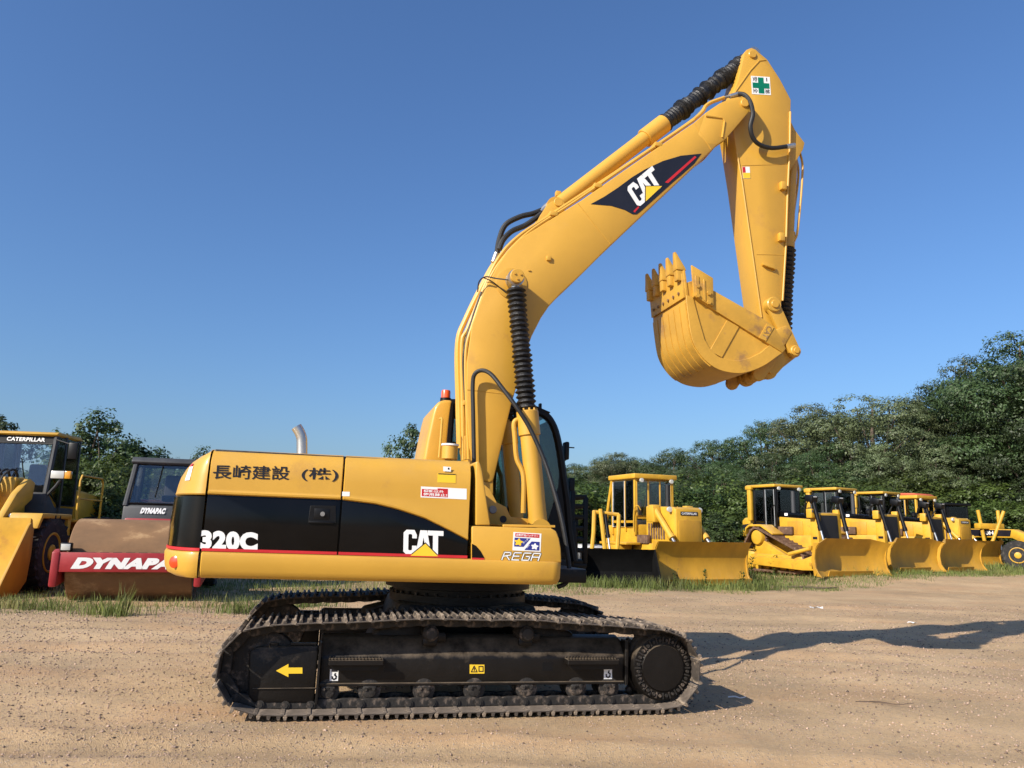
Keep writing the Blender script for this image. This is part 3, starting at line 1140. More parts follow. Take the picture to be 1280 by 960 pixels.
# ---- BOOM
YB = 0.30
B_TOP = [(2.552,6.242),(2.426,6.111),(1.951,5.711),(1.574,5.391),(1.094,4.977),(0.77,4.724),(0.43,4.458),(0.299,4.301),(0.204,4.134),(0.082,3.863),(-0.033,3.482),(-0.067,3.092),(-0.051,2.658),(0.001,2.243)]
B_BOT = [(0.117,1.938),(0.218,1.916),(0.252,1.945),(0.408,2.724),(0.481,2.999),(0.539,3.252),(0.592,3.425),(0.686,3.631),(0.762,3.756),(0.879,3.898),(1.108,4.142),(1.4,4.472),(1.764,4.866),(2.239,5.375),(2.706,5.874)]
g = G()
g.prism(B_TOP + B_BOT, -YB, YB, bevel=0.014)
boom = g.done('boom', 'paint_yellow', ex, ang=25)
ft = [(0.009,2.228),(0.068,1.629),(0.142,1.564),(0.227,1.59),(0.263,1.683),(0.252,1.953),(0.112,2.054)]
G().prism(ft, -0.285, 0.285, bevel=0.01).done('boom_foot', 'paint_yellow', boom)
NOSE = [(2.552,6.242),(2.745,6.403),(2.889,6.491),(2.972,6.522),(3.065,6.532),(3.131,6.509),(3.156,6.452),(3.123,6.364),(2.813,5.965),(2.706,5.874),(2.577,5.864),(2.459,5.963)]
for y0, y1 in ((-0.302, -0.205), (0.205, 0.302)):
    G().prism(NOSE, y0, y1, bevel=0.012).done('boom_nose', 'paint_yellow', boom)
# weld beads and stiffener shapes on the nose
st1 = [(2.56,6.207),(2.771,6.218),(2.796,6.177),(2.762,5.971)]
G().tube(on(st1, -0.305), 0.012, 6).done('weld_bead', 'paint_yellow', boom)
for pts in ([(2.42,6.095),(2.625,5.802)], [(1.049,4.934),(1.427,4.52)], [(-0.051,2.818),(0.413,2.801)]):
    G().tube(on(pts, -0.3005), 0.004, 6).done('weld_bead', 'paint_yellow', boom)
# pins
px_, pz_ = (3.057,6.451)
for s_ in (-1, 1):
    G().lathe([(0, -.01), (.052, -.01), (.052, .014), (.045, .02), (0, .02)], (px_, s_ * 0.302, pz_), (0, s_, 0), 20).done('pin_cap', 'paint_yellow', boom)
BPX, BPZ = (0.356,3.957)
for s_ in (-1, 1):
    g = G()
    g.lathe([(0, -.01), (.165, -.01), (.165, .010), (.155, .014), (0, .014)], (BPX, s_ * 0.30, BPZ), (0, s_, 0), 36)
    g.cyl((BPX, s_ * 0.31, BPZ), (BPX, s_ * 0.545, BPZ), .062, n=20)
    bo = g.done('boom_pin', 'paint_yellow', boom)
    g = G()
    g.cyl((BPX, s_ * 0.54, BPZ), (BPX, s_ * 0.57, BPZ), .072, n=22, bevel=.006)
    for k in range(3):
        a = k * 2.1 + .5
        g.cyl((BPX + .035 * math.cos(a), s_ * 0.565, BPZ + .035 * math.sin(a)), (BPX + .035 * math.cos(a), s_ * 0.582, BPZ + .035 * math.sin(a)), .011, n=6)
    g.done('pin_cap', 'paint_yellow', bo)
bx_, bz_ = (0.744,4.273)
G().box((bx_, -0.31, bz_), (.05, .03, .05), bevel=.006).done('lug', 'paint_yellow', boom)
bx_, bz_ = (0.542,4.118)
G().box((bx_, -0.305, bz_), (.03, .012, .012), bevel=.003).done('lug', 'paint_yellow', boom)
# black decal with the letters on the boom
yb = -YB - .0012
DC = [(1.197,4.944),(1.346,5.048),(1.505,5.177),(1.667,5.323),(1.817,5.437),(2.033,5.571),(2.249,5.668),(2.504,5.733),(2.414,5.597),(2.277,5.456),(2.141,5.321),(1.95,5.123),(1.763,4.929),(1.726,4.896),(1.679,4.89),(1.586,4.929),(1.43,4.956)]
dcl = sheet('boom_decal', DC, yb, 'decal_black', boom)
sheet('red_bar', [(2.055,5.318),(2.42,5.691),(2.44,5.678),(2.093,5.314)], yb - .0025, 'decal_red', dcl, .001)
sheet('red_bar', [(1.684,4.928),(1.744,4.995),(1.753,4.982),(1.702,4.914)], yb - .0025, 'decal_red', dcl, .001)
cat_logo([(1.744,4.978),(2.05,5.284),(1.598,5.186)], [(1.828,5.061),(1.829,5.236),(2.021,5.268)], yb - .0025, dcl)

# ---- boom cylinders
for s_ in (-1, 1):
    Yc = s_ * 0.45
    f0 = (0.678,1.485)
    top = (0.455,2.633)
    A, Bq, Cq = Vector((f0[0], Yc, f0[1])), Vector((top[0], Yc, top[1])), Vector((BPX, Yc, BPZ))
    d = (Cq - A).normalized()
    Bq = A + d * (Bq - A).length
    g = G()
    g.cyl(A, Bq - d * .26, .092, n=28)
    g.cyl(Bq - d * .265, Bq - d * .02, .108, n=28, bevel=.008)
    g.lathe([(0, -.1), (.1, -.1), (.1, .1), (0, .1)], A + Vector((0, 0, 0)), (0, 1, 0), 24)
    for k in range(10):
        a = 2 * math.pi * k / 10
        q = d.to_track_quat('Z', 'Y').to_matrix() @ Vector((math.cos(a), math.sin(a), 0)) * .09
        g.cyl(Bq - d * .03 + q, Bq - d * .0 + q, .012, n=6)
    cyo = g.done('boom_cylinder', 'paint_yellow', ex)
    g = G()
    g.tube([A + Vector((-.16, s_ * .02, .15)), A + Vector((-.17, s_ * .02, .5)), Bq - d * .5 + Vector((-.15, 0, 0)), Bq - d * .3 + Vector((-.15, 0, 0)), Bq - d * .14 + Vector((-.14, 0, 0)), Bq - d * .1 + Vector((-.05, 0, 0))], .024, 10, smooth=5)
    g.done('oil_pipe', 'paint_yellow', cyo)
    G().bellows(Bq - d * .01, Cq - d * .10, .100, 24, .06, .25).done('bellows', 'bellows_black', cyo)
    g = G()
    g.cyl(Cq - d * .16, Cq, .045, n=16)
    g.lathe([(0, -.06), (.085, -.06), (.085, .06), (0, .06)], Cq, (0, 1, 0), 24)
    g.done('rod_eye', 'steel', cyo)

# ---- arm cylinder on top of the boom
A0, A1, A2, A3 = [(0.869,-0.0,4.971),(2.204,0.0,6.197),(3.185,0.0,7.088),(3.337,0.0,7.301)]
A0, A1, A3 = Vector(A0), Vector(A1), Vector(A3)
d = (A3 - A0).normalized()
LB = (A1 - A0).dot(d)
g = G()
g.cyl(A0, A0 + d * (LB - .2), .088, n=28)
g.cyl(A0 + d * (LB - .34), A0 + d * LB, .112, n=28, bevel=.01)
g.lathe([(0, -.1), (.1, -.1), (.1, .1), (0, .1)], A0, (0, 1, 0), 24)
g.box(A0 + d * .16 + Vector((-.07, 0, .07)), (.06, .06, .06), bevel=.008)
ac = g.done('arm_cylinder', 'paint_yellow', ex)
G().bellows(A0 + d * LB, A3 - d * .1, .108, 34, .16, .16).done('bellows', 'bellows_black', ac)
g = G()
g.cyl(A3 - d * .14, A3, .045, n=16)
g.lathe([(0, -.09), (.08, -.09), (.08, .09), (0, .09)], A3, (0, 1, 0), 24)
g.done('rod_eye', 'steel', ac)
CB = [(0.583,4.593),(0.683,4.815),(0.751,4.934),(0.804,4.979),(0.867,4.969),(0.905,4.9),(1.006,4.877),(0.954,4.778)]
for y0, y1 in ((-.18, -.115), (.115, .18)):
    g = G()
    g.prism(CB, y0, y1, bevel=.008)
    cb = g.done('cylinder_bracket', 'paint_yellow', boom)
    s_ = -1 if y0 < 0 else 1
    G().cyl((A0.x, s_ * .17, A0.z), (A0.x, s_ * .195, A0.z), .05, n=20, bevel=.005).done('pin_cap', 'paint_yellow', cb)

# ---- ARM
YA = 0.165
ARM = [(3.153,7.213),(3.191,7.269),(3.249,7.303),(3.31,7.292),(3.352,7.257),(3.457,7.191),(3.623,6.959),(3.766,6.703),(3.751,6.432),(3.718,6.104),(3.662,5.443),(3.618,4.803),(3.55,4.112),(3.526,3.697),(3.462,3.598),(3.372,3.608),(3.314,3.677),(3.281,3.92),(3.074,5.569),(3.011,5.992),(2.96,6.299),(2.932,6.449),(2.966,6.589),(3.065,6.847)]
g = G()
g.prism(ARM, -YA, YA, bevel=0.014)
arm = g.done('arm', 'paint_yellow', ex, ang=25)
ya = -YA
GS = [(2.987,6.614),(3.041,6.707),(3.227,6.993),(3.349,7.144),(3.435,7.173)]
G().tube(on(GS, ya), .009, 6).done('weld_bead', 'paint_yellow', arm)
G().tube(on([(3.083,5.74),(3.682,5.851)], ya), .004, 6).done('weld_bead', 'paint_yellow', arm)
G().tube(on([(3.246,4.67),(3.601,4.708)], ya), .004, 6).done('weld_bead', 'paint_yellow', arm)
ED = [(3.744,6.535),(3.723,6.104),(3.668,5.444),(3.625,4.804),(3.561,4.151)]
G().tube(on(ED, ya - .004), .013, 8).done('edge_flange', 'paint_yellow', arm)
ED = [(3.025,5.903),(3.084,5.55),(3.291,3.926)]
G().tube(on(ED, ya - .001), .010, 8).done('edge_flange', 'paint_yellow', arm)
for p in [(3.599,5.548),(3.556,4.907)]:
    G().box((p[0], ya - .025, p[1]), (.07, .06, .10), bevel=.01).done('clamp_block', 'paint_yellow', arm)
LUG = [(3.3,4.566),(3.402,4.559),(3.453,4.555),(3.466,4.499),(3.431,4.514),(3.39,4.519),(3.31,4.538)]
G().prism(LUG, ya, ya - .04, bevel=.004).done('lug', 'paint_yellow', arm)
px_, pz_ = (3.256,7.209)
G().lathe([(0, -.01), (.05, -.01), (.05, .012), (.044, .018), (0, .018)], (px_, ya, pz_), (0, -1, 0), 20).done('pin_cap', 'paint_yellow', arm)
# safety cross sticker
T = [(3.24,6.683),(3.492,6.713),(3.231,6.921)]
yk = ya - .0012
cs_ = sticker('safety_cross_sticker', T, yk, 'decal_white', arm)
p0_, p1_, p2_ = (Vector(p) for p in T)
f_ = lambda a, b: tuple(p0_ + (p1_ - p0_) * a + (p2_ - p0_) * b)
sheet('green_cross', [f_(*q) for q in ((.36, .06), (.66, .06), (.66, .34), (.95, .34), (.95, .64), (.66, .64), (.66, .94), (.36, .94), (.36, .64), (.06, .64), (.06, .34), (.36, .34))], yk - .0014, 'decal_green', cs_, .001)
for ch, a0, b0 in (('安', .08, .70), ('全', .08, .06), ('第', .70, .06)):
    P_ = [f_(a0, b0 + .26), f_(a0, b0), f_(a0 + .25, b0 + .26)]
    text(ch, 'decal_black', cs_, *on(P_, yk - .0016), bold=.02)
sheet('lettering', [f_(.80, .74), f_(.85, .74), f_(.85, .94), f_(.80, .94)], yk - .0014, 'decal_black', cs_, .001)
T = [(3.097,5.58),(3.194,5.596),(3.088,5.725)]
s5 = sticker('caution_sticker', T, yk, 'decal_white', arm)
sticker('yellow_field', sub(T, .02, .02, .98, .48), yk - .0014, 'decal_yellow', s5)
sticker('red_field', sub(T, .02, .5, .4, .98), yk - .0014, 'decal_red', s5)

# ---- bucket cylinder behind the arm and linkage
C0, C1 = Vector((3.86, 0, 6.20)), Vector((3.79, 0, 3.55))
JX, JZ = (3.646,3.552)
C1 = Vector((JX, 0, JZ))
d = (C1 - C0).normalized()
cpts = [(3.875,0.0,6.16),(3.841,0.0,4.86)]
C0 = Vector(cpts[0])
Cm = Vector(cpts[1])
d = (C1 - C0).normalized()
L1 = (Cm - C0).dot(d)
g = G()
g.cyl(C0, C0 + d * (L1 - .12), .062, n=24)
g.cyl(C0 + d * (L1 - .2), C0 + d * L1, .078, n=24, bevel=.006)
g.lathe([(0, -.07), (.075, -.07), (.075, .07), (0, .07)], C0, (0, 1, 0), 20)
bc = g.done('bucket_cylinder', 'paint_yellow', ex)
G().bellows(C0 + d * L1, C1 - d * .08, .092, 22, .06, .28).done('bellows', 'bellows_black', bc)
g = G()
g.tube([C0 + Vector((.06, -.05, -.05)), C0 + Vector((.09, -.05, -.3)), C0 + d * (L1 - .25) + Vector((.09, -.05, 0)), C0 + d * (L1 - .08) + Vector((.05, -.05, 0))], .014, 8, smooth=4)
g.tube([C0 + Vector((.07, .05, -.05)), C0 + Vector((.10, .05, -.3)), C0 + d * .8 + Vector((.09, .05, 0))], .014, 8, smooth=4)
g.done('oil_pipe', 'paint_yellow', bc)
g = G()
g.prism([(C0.x - .16, C0.z - .42), (C0.x - .16, C0.z + .42), (C0.x - .04, C0.z + .18), (C0.x + .085, C0.z + .03), (C0.x + .06, C0.z - .06)], -.12, -.075, bevel=.006)
g.prism([(C0.x - .16, C0.z - .42), (C0.x - .16, C0.z + .42), (C0.x - .04, C0.z + .18), (C0.x + .085, C0.z + .03), (C0.x + .06, C0.z - .06)], .075, .12, bevel=.006)
g.done('cylinder_bracket', 'paint_yellow', arm)
IX, IZ = (3.393,4.064)
TIPX, TIPZ = (3.508,3.734)
P2X, P2Z = (3.313,3.305)


def bar2(g_, a, b, ra, rb, y0, y1, n=12):
    """link plate with round ends between two pins in the x-z plane"""
    a, b = Vector(a), Vector(b)
    dd = (b - a).normalized()
    pp = []
    base = math.atan2(dd.y, dd.x)
    for k in range(n + 1):
        t = base + math.pi / 2 + math.pi * k / n
        pp.append((a.x + ra * math.cos(t), a.y + ra * math.sin(t)))
    for k in range(n + 1):
        t = base - math.pi / 2 + math.pi * k / n
        pp.append((b.x + rb * math.cos(t), b.y + rb * math.sin(t)))
    g_.prism(pp, y0, y1, bevel=.008)


for s_ in (-1, 1):
    g = G()
    bar2(g, (IX, IZ), (JX, JZ), .085, .072, s_ * .20, s_ * .25)
    il = g.done('idler_link', 'paint_yellow', ex)
    g = G()
    g.cyl((IX, s_ * .165, IZ), (IX, s_ * .275, IZ), .088, n=26, bevel=.01)
    g.cyl((IX, s_ * .27, IZ), (IX, s_ * .292, IZ), .045, n=20, bevel=.004)
    g.done('pin_cap', 'paint_yellow', il)
    g = G()
    g.cyl((JX, s_ * .1, JZ), (JX, s_ * .275, JZ), .062, n=24, bevel=.008)
    g.cyl((JX, s_ * .27, JZ), (JX, s_ * .288, JZ), .034, n=18, bevel=.004)
    g.done('pin_cap', 'paint_yellow', il)
g = G()
bar2(g, (JX, JZ), (P2X, P2Z), .075, .085, -.185, -.115)
bar2(g, (JX, JZ), (P2X, P2Z), .075, .085, .115, .185)
g.box(((JX + P2X) / 2, 0, (JZ + P2Z) / 2), (.2, .3, .06), rot=Matrix.Rotation(-math.atan2(P2Z - JZ, P2X - JX), 3, 'Y'))
g.cyl((P2X, -.30, P2Z), (P2X, .30, P2Z), .045, n=20)
g.done('power_link', 'paint_yellow_worn', ex)

# ---- BUCKET
YW = 0.43
WALL = [(2.237,3.997),(2.244,4.14),(2.338,4.178),(2.571,4.073),(3.129,3.83),(3.282,3.737),(3.401,3.515),(3.365,3.467),(3.33,3.439),(3.231,3.366),(3.124,3.295),(3.008,3.237),(2.885,3.201),(2.762,3.191),(2.655,3.204),(2.568,3.231),(2.495,3.272),(2.431,3.323),(2.376,3.388),(2.299,3.537),(2.251,3.839)]
SH = [(2.237,3.997),(2.251,3.839),(2.299,3.537),(2.376,3.388),(2.495,3.272),(2.655,3.204),(2.885,3.201),(3.124,3.295),(3.33,3.439)]
SHs = catmull2(SH, 5)


def offset(pl, dist):
    out = []
    for i, p in enumerate(pl):
        a = Vector(pl[max(i - 1, 0)])
        b = Vector(pl[min(i + 1, len(pl) - 1)])
        t = (b - a).normalized()
        out.append((p[0] + t.y * dist, p[1] - t.x * dist))
    return out


inn = offset(SHs, -0.03)
g = G()
loop = SHs + inn[::-1]
g.loft([[(p[0], -YW, p[1]) for p in loop], [(p[0], YW, p[1]) for p in loop]], close=True, cap=True)
bk = g.done('bucket', 'paint_yellow_worn', ex, ang=30)
for s_ in (-1, 1):
    g = G()
    g.prism(WALL, s_ * (YW - .045), s_ * (YW - .012), bevel=.003, seg=1)
    sw = g.done('side_wall', 'paint_yellow_worn', bk)
    rim_in = [(3.232,3.553),(3.099,3.443),(2.974,3.375),(2.831,3.332),(2.709,3.334),(2.612,3.352),(2.52,3.418),(2.447,3.533),(2.38,3.755),(2.34,3.901)]
    rim = SHs + [(3.37,3.467)] + rim_in + [(2.317,3.988)]
    G().prism(rim, s_ * (YW - .014), s_ * (YW + .006), bevel=.004, seg=1).done('wear_rim', 'paint_yellow_worn', sw)
    bar = [(2.317,3.98),(2.333,4.165),(2.566,4.074),(3.123,3.831),(3.285,3.735),(3.404,3.513),(3.364,3.464)]
    G().prism(bar, s_ * (YW - .013), s_ * (YW + .018), bevel=.006).done('side_bar', 'paint_yellow_worn', sw)
    rib = [(2.506,3.412),(2.717,3.771),(2.858,3.709),(2.649,3.351)]
    G().prism(rib, s_ * (YW - .013), s_ * (YW - .001), bevel=.003, seg=1).done('stiffener', 'paint_yellow_worn', sw)
    cut = [(2.285,4.328),(2.536,4.209),(2.539,3.891),(2.487,3.904),(2.312,3.983)]
    g = G()
    g.prism(cut, s_ * (YW + .016), s_ * (YW + .045), bevel=.006)
    sc = g.done('side_cutter', 'paint_yellow_worn', sw)
    g = G()
    for p in [(2.349,4.096),(2.348,3.99),(2.479,4.03),(2.477,3.928)]:
        g.cyl((p[0], s_ * (YW + .04), p[1]), (p[0], s_ * (YW + .066), p[1]), .024, n=6)
    for pp in ([(2.323,4.208),(2.365,4.208),(2.371,3.973),(2.33,3.995)], [(2.416,4.183),(2.439,4.172),(2.445,3.936),(2.422,3.947)]):
        g.prism(pp, s_ * (YW + .044), s_ * (YW + .054), bevel=.003, seg=1)
    kind(g.done('cutter_bolt', 'paint_yellow_worn', sc), 'stuff')
    if s_ < 0:
        pc = [(3.077,3.603),(3.18,3.774),(3.261,3.737),(3.159,3.575)]
        pcat = sheet('name_plate', pc, -(YW + .018), 'paint_yellow', sw, .008)
        q0 = [(3.184,3.75),(3.11,3.621),(3.242,3.725)]
        text('CAT', 'paint_yellow_worn', pcat, *[(p[0], -(YW + .0285), p[1]) for p in (q0[0], q0[1], q0[2])], bold=.01).data.materials[0] = MATS['rust']
# lip plate, wear strips, teeth
LP = [(2.237,3.988),(2.206,4.271),(2.231,4.287),(2.271,4.001)]
G().prism(LP, -YW, YW, bevel=.006).done('lip_plate', 'paint_yellow_worn', bk)
ow = offset(SHs, 0.014)
k0, k1 = 3, 22
for k in range(6):
    yc = -YW + .072 + k * (2 * YW - .144) / 5
    hw = .061
    o1, o2 = ow[k0:k1], offset(SHs, -.005)[k0:k1]
    lp = o1 + o2[::-1]
    G().loft([[(p[0], yc - hw, p[1]) for p in lp], [(p[0], yc + hw, p[1]) for p in lp]], close=True, cap=True).done('wear_strip', 'paint_yellow_worn', bk)
LQ = [(2.234,3.97),(2.201,4.252),(2.227,4.264),(2.26,3.982)]
G().prism([(LQ[0][0] - .02, LQ[0][1]), (LQ[1][0] - .012, LQ[1][1] - .02), (LQ[2][0], LQ[2][1]), (LQ[3][0], LQ[3][1])], -YW + .005, YW - .005, bevel=.004).done('base_edge', 'paint_yellow_worn', bk)
g = G()
for k in range(6):
    for q in range(1):
        yc = -YW + .1 + k * (2 * YW - .2) / 5
        for zf in (.25,):
            a, b = Vector(LQ[0]), Vector(LQ[1])
            p = a + (b - a) * zf
            g.cyl((p.x - .012, yc, p.y), (p.x - .034, yc, p.y), .017, n=6)
kind(g.done('edge_bolt', 'rust', bk), 'stuff')
tb0 = Vector((LQ[1][0] - .005, LQ[1][1] - .07))
for k in range(5):
    yc = -0.375 + k * 0.1875
    g = G()
    bx0, bz0 = tb0.x, tb0.y
    # adapter
    g.prism([(bx0 - .05, bz0 - .02), (bx0 + .055, bz0 - .03), (bx0 + .035, bz0 + .12), (bx0 - .055, bz0 + .12)], yc - .042, yc + .042, bevel=.012)
    tt = g.done('tooth', 'paint_yellow_worn', bk)
    b_ = bmesh.new()
    vs = []
    for (cx, cz, hx, hy) in ((bx0 - .006, bz0 + .095, .056, .054), (bx0 - .014, bz0 + .13, .050, .050), (bx0 - .034, bz0 + .20, .034, .036), (bx0 - .054, bz0 + .265, .020, .026), (bx0 - .064, bz0 + .302, .011, .021)):
        vs.append([b_.verts.new((cx + sx * hx, yc + sy * hy, cz)) for sx, sy in ((-1, -1), (1, -1), (1, 1), (-1, 1))])
    for a, b in zip(vs[:-1], vs[1:]):
        for j in range(4):
            b_.faces.new((a[j], a[(j + 1) % 4], b[(j + 1) % 4], b[j]))
    b_.faces.new(vs[0][::-1])
    b_.faces.new(vs[-1])
    gg = G()
    gg._merge(b_, .006, 2)
    gg.done('tooth_tip', 'paint_yellow_worn', tt)
# ears that carry the pins
EAR = [(2.989,3.294), (3.458,3.516), (TIPX + .10, TIPZ + .03), (TIPX + .03, TIPZ + .10), (TIPX - .08, TIPZ + .05), (3.09,3.429)]
for s_ in (-1, 1):
    g = G()
    g.prism(EAR, s_ * .20, s_ * .26, bevel=.008)
    bar2(g, (P2X + .05, P2Z + .12), (P2X, P2Z), .15, .10, s_ * .20, s_ * .26)
    bar2(g, (3.236,3.419), (3.161,3.237), .13, .075, s_ * .262, s_ * .31)
    g.done('bucket_ear', 'paint_yellow_worn', bk)

# ---- oil lines along the boom
def line(name, pts, r, m, parent, n=8, sm=6):
    return G().tube(pts, r, n, smooth=sm).done(name, m, parent)


line('oil_pipe', [(-0.039,-0.22,2.13),(-0.076,-0.22,2.725),(-0.112,-0.22,3.295),(-0.059,-0.22,3.466),(0.095,-0.22,3.924),(0.234,-0.22,4.252),(0.431,-0.22,4.506),(0.791,-0.22,4.805),(1.605,-0.22,5.471),(2.461,-0.22,6.196),(2.636,-0.2,6.419),(2.853,-0.2,6.549)], .022, 'paint_yellow', boom)
line('oil_pipe', [(0.003,-0.27,2.129),(-0.048,-0.27,2.719),(-0.076,-0.27,3.204),(-0.027,-0.27,3.474),(0.102,-0.27,3.909),(0.25,-0.27,4.21),(0.521,-0.27,4.543),(1.041,-0.27,4.973),(1.773,-0.27,5.597),(2.436,-0.27,6.154)], .016, 'paint_yellow', boom)
line('oil_pipe', [(-0.024,0.1,2.279),(-0.057,0.1,2.776),(-0.099,0.1,3.37),(-0.027,0.1,3.655),(0.185,0.1,4.149),(0.334,0.1,4.412)], .025, 'paint_yellow', boom)
line('oil_pipe', [(-0.017,0.25,2.294),(-0.054,0.25,2.8),(-0.089,0.25,3.405),(-0.012,0.25,3.696),(0.196,0.25,4.199),(0.313,0.25,4.425)], .025, 'paint_yellow', boom)
line('oil_hose', [(-0.028,-0.24,2.565),(-0.071,-0.24,2.884),(-0.091,-0.24,3.209),(-0.025,-0.24,3.549),(0.061,-0.24,3.854)], .014, 'rubber', boom)
for off in (0, 9):
    line('oil_hose', [(0.262,0.05,4.368),(0.282,0.05,4.552),(0.339,0.02,4.722),(0.492,0.0,4.827),(0.634,0.0,4.883),(0.751,0.0,4.946)] if off == 0 else [(0.259,-0.08,4.393),(0.298,-0.08,4.506),(0.395,-0.06,4.625),(0.537,-0.05,4.712),(0.642,-0.05,4.799),(0.721,-0.05,4.874)], .030, 'rubber', boom, 10)
for pts in ([(0.724,0.0,4.914),(0.795,-0.0,4.999)], [(0.23,0.05,4.291),(0.261,0.05,4.395)]):
    G().cyl(pts[0], pts[1], .034, n=12).done('hose_fitting', 'steel', boom)
line('oil_hose', [(0.04,-0.36,2.1),(0.011,-0.36,2.551),(-0.008,-0.36,2.868),(0.008,-0.38,2.969),(0.071,-0.42,2.999),(0.148,-0.48,2.954),(0.244,-0.54,2.824),(0.379,-0.6,2.637),(0.516,-0.62,2.435),(0.656,-0.66,2.134),(0.74,-0.72,1.857),(0.807,-0.78,1.579),(0.855,-0.82,1.293),(0.872,-0.84,1.117),(0.844,-0.85,1.026),(0.763,-0.85,0.983)], .021, 'rubber', boom, 10, 8)
line('grease_line', [(0.009,-0.3,3.83),(0.015,-0.33,3.932),(0.073,-0.36,3.979),(0.173,-0.4,3.961),(0.284,-0.5,3.925)], .007, 'rubber', boom, 6)
line('grease_line', [(0.058,-0.31,3.985),(0.149,-0.32,3.95),(0.303,-0.32,3.847)], .006, 'rubber', boom, 6)
# hose over the boom nose to the arm
line('oil_hose', [(3.041,-0.2,6.634),(3.077,-0.28,6.573),(3.118,-0.33,6.459),(3.145,-0.33,6.311),(3.122,-0.31,6.166),(3.168,-0.28,6.048),(3.271,-0.26,5.984),(3.432,-0.25,5.974),(3.64,-0.24,6.033)], .026, 'rubber', boom, 10)
G().cyl(*[(3.629,-0.24,6.027),(3.737,-0.24,6.062)], .030, n=12).done('hose_fitting', 'steel', boom)
G().cyl(*[(2.937,-0.18,6.591),(3.051,-0.2,6.636)], .026, n=12).done('hose_fitting', 'steel', boom)
line('oil_pipe', [(2.476,-0.15,6.216),(2.657,-0.16,6.445),(2.734,-0.17,6.505),(2.947,-0.18,6.598)], .017, 'steel_dull', boom)
line('oil_hose', [(3.22,0.12,7.038),(3.152,0.1,6.927),(3.106,0.1,6.811)], .026, 'rubber', boom, 10)
g = G()
for p in [(-0.035,-0.2,2.691),(1.282,-0.22,5.178),(0.792,-0.22,4.787),(1.986,-0.22,5.772)]:
    g.box(p, (.09, .16, .05), bevel=.008)
kind(g.done('pipe_clamp', 'paint_yellow', boom), 'stuff')
PB = [(-0.048,2.363),(-0.004,2.366),(0.007,2.13),(-0.037,2.128)]
g = G()
g.prism(PB, -.27, -.25, bevel=.003, seg=1)
g.done('pipe_plate', 'paint_yellow', boom)

# ---- CAB (far side)
YC0, YC1 = 0.40, 1.36
CF = [(0.771,2.782),(0.89,2.783),(0.982,2.761),(1.048,2.704),(1.111,2.583),(1.167,2.361),(1.22,2.044),(1.257,1.842),(1.296,1.518)]
front = CF + [(1.36, 1.20)]
rearx = -0.10
g = G()
# side frames: posts and sills as bars along the outline
for y in (YC0 + .02, YC1 - .02):
    pts3 = [(p[0] - .035, y, p[1] - .03) for p in front]
    g.tube(pts3, .045, 8, smooth=3)
    g.tube([(rearx, y, 2.78), (rearx - .02, y, 1.9), (rearx, y, 1.2)], .05, 8)
    g.tube([(.62, y, 2.78), (.60, y, 1.9), (.55, y, 1.2)], .028, 8)
    g.tube([(rearx, y, 2.79), (.5, y, 2.80), (CF[0][0], y, 2.78)], .045, 8)
    if y > 1:
        g.prism([(rearx, 1.2), (1.28, 1.2), (1.24, 1.62), (rearx, 1.70)], y - .02, y + .02, bevel=.01)
    else:
        g.prism([(rearx, 1.2), (1.28, 1.2), (1.24, 1.42), (rearx, 1.55)], y - .02, y + .02, bevel=.01)
for p in (front[2], front[-3]):
    g.tube([(p[0] - .03, YC0, p[1] - .03), (p[0] - .01, (YC0 + YC1) / 2, p[1] - .02), (p[0] - .03, YC1, p[1] - .03)], .03, 8)
g.box((0.55, (YC0 + YC1) / 2, 1.19), (1.40, .94, .06), bevel=.01)
g.prism([(1.24, 1.18), (1.37, 1.18), (1.33, 1.6), (1.24, 1.6)], YC0, YC1, bevel=.02)
g.prism([(.93, 1.25), (1.34, 1.25), (1.27, 1.8), (1.19, 2.25), (1.14, 2.3), (1.12, 1.95), (1.02, 1.6)], YC0, YC0 + .03, bevel=.008)
g.prism([(.55, 1.2), (1.28, 1.2), (1.24, 1.72), (1.0, 1.75), (.9, 1.6), (.55, 1.55)], YC0 + .45, YC0 + .5, bevel=.008)
cab = g.done('cab', 'cab_black', ex)
rf = [(-0.20, 2.79), (-.08, 2.835), (.5, 2.85), (.85, 2.825), (1.02, 2.765), (.98, 2.74), (.8, 2.77), (-.1, 2.775)]
G().prism(rf, YC0 - .01, YC1 + .01, bevel=.025, seg=3).done('cab_roof', 'cab_black', cab)
rp_ = [(-0.369,2.119),(-0.358,2.212),(-0.341,2.357),(-0.297,2.641),(-0.277,2.733),(-0.237,2.793),(-0.169,2.815),(-0.083,2.817),(-0.104,2.56),(-0.12,2.133)]
G().prism(rp_, YC0 - .03, YC1 + .03, bevel=.035, seg=4).done('rear_panel', 'paint_yellow', cab)
for y in (YC0 + .005, YC1 - .005):
    wl = [(rearx + .04, 1.56), (.58, 1.5), (.60, 2.74), (rearx + .04, 2.74)]
    wr = [(.64, 1.45), (1.24, 1.42), (1.19, 1.9), (1.13, 2.32), (1.06, 2.6), (.95, 2.70), (.8, 2.74), (.65, 2.745)]
    G().prism(wl, y, y + .006).done('window_pane', 'glass_cab', cab)
    G().prism(wr, y, y + .006).done('window_pane', 'glass_cab', cab)
fw = [(p[0] - .03, p[1] - .02) for p in front[3:-1]]
g = G()
g.loft([[(p[0], y, p[1]) for y in np.linspace(YC0 + .06, YC1 - .06, 7)] for p in fw])
g.done('windscreen', 'glass_cab', cab)
g = G()
g.box((.25, .88, 1.55), (.5, .5, .14), bevel=.04, seg=3)
g.box((.02, .88, 1.92), (.14, .5, .68), bevel=.05, rot=Matrix.Rotation(R(-10), 3, 'Y'), seg=3)
g.box((.0, .88, 2.32), (.1, .26, .2), bevel=.04, seg=3)
g.box((.45, .56, 1.55), (.3, .12, .2), bevel=.03)
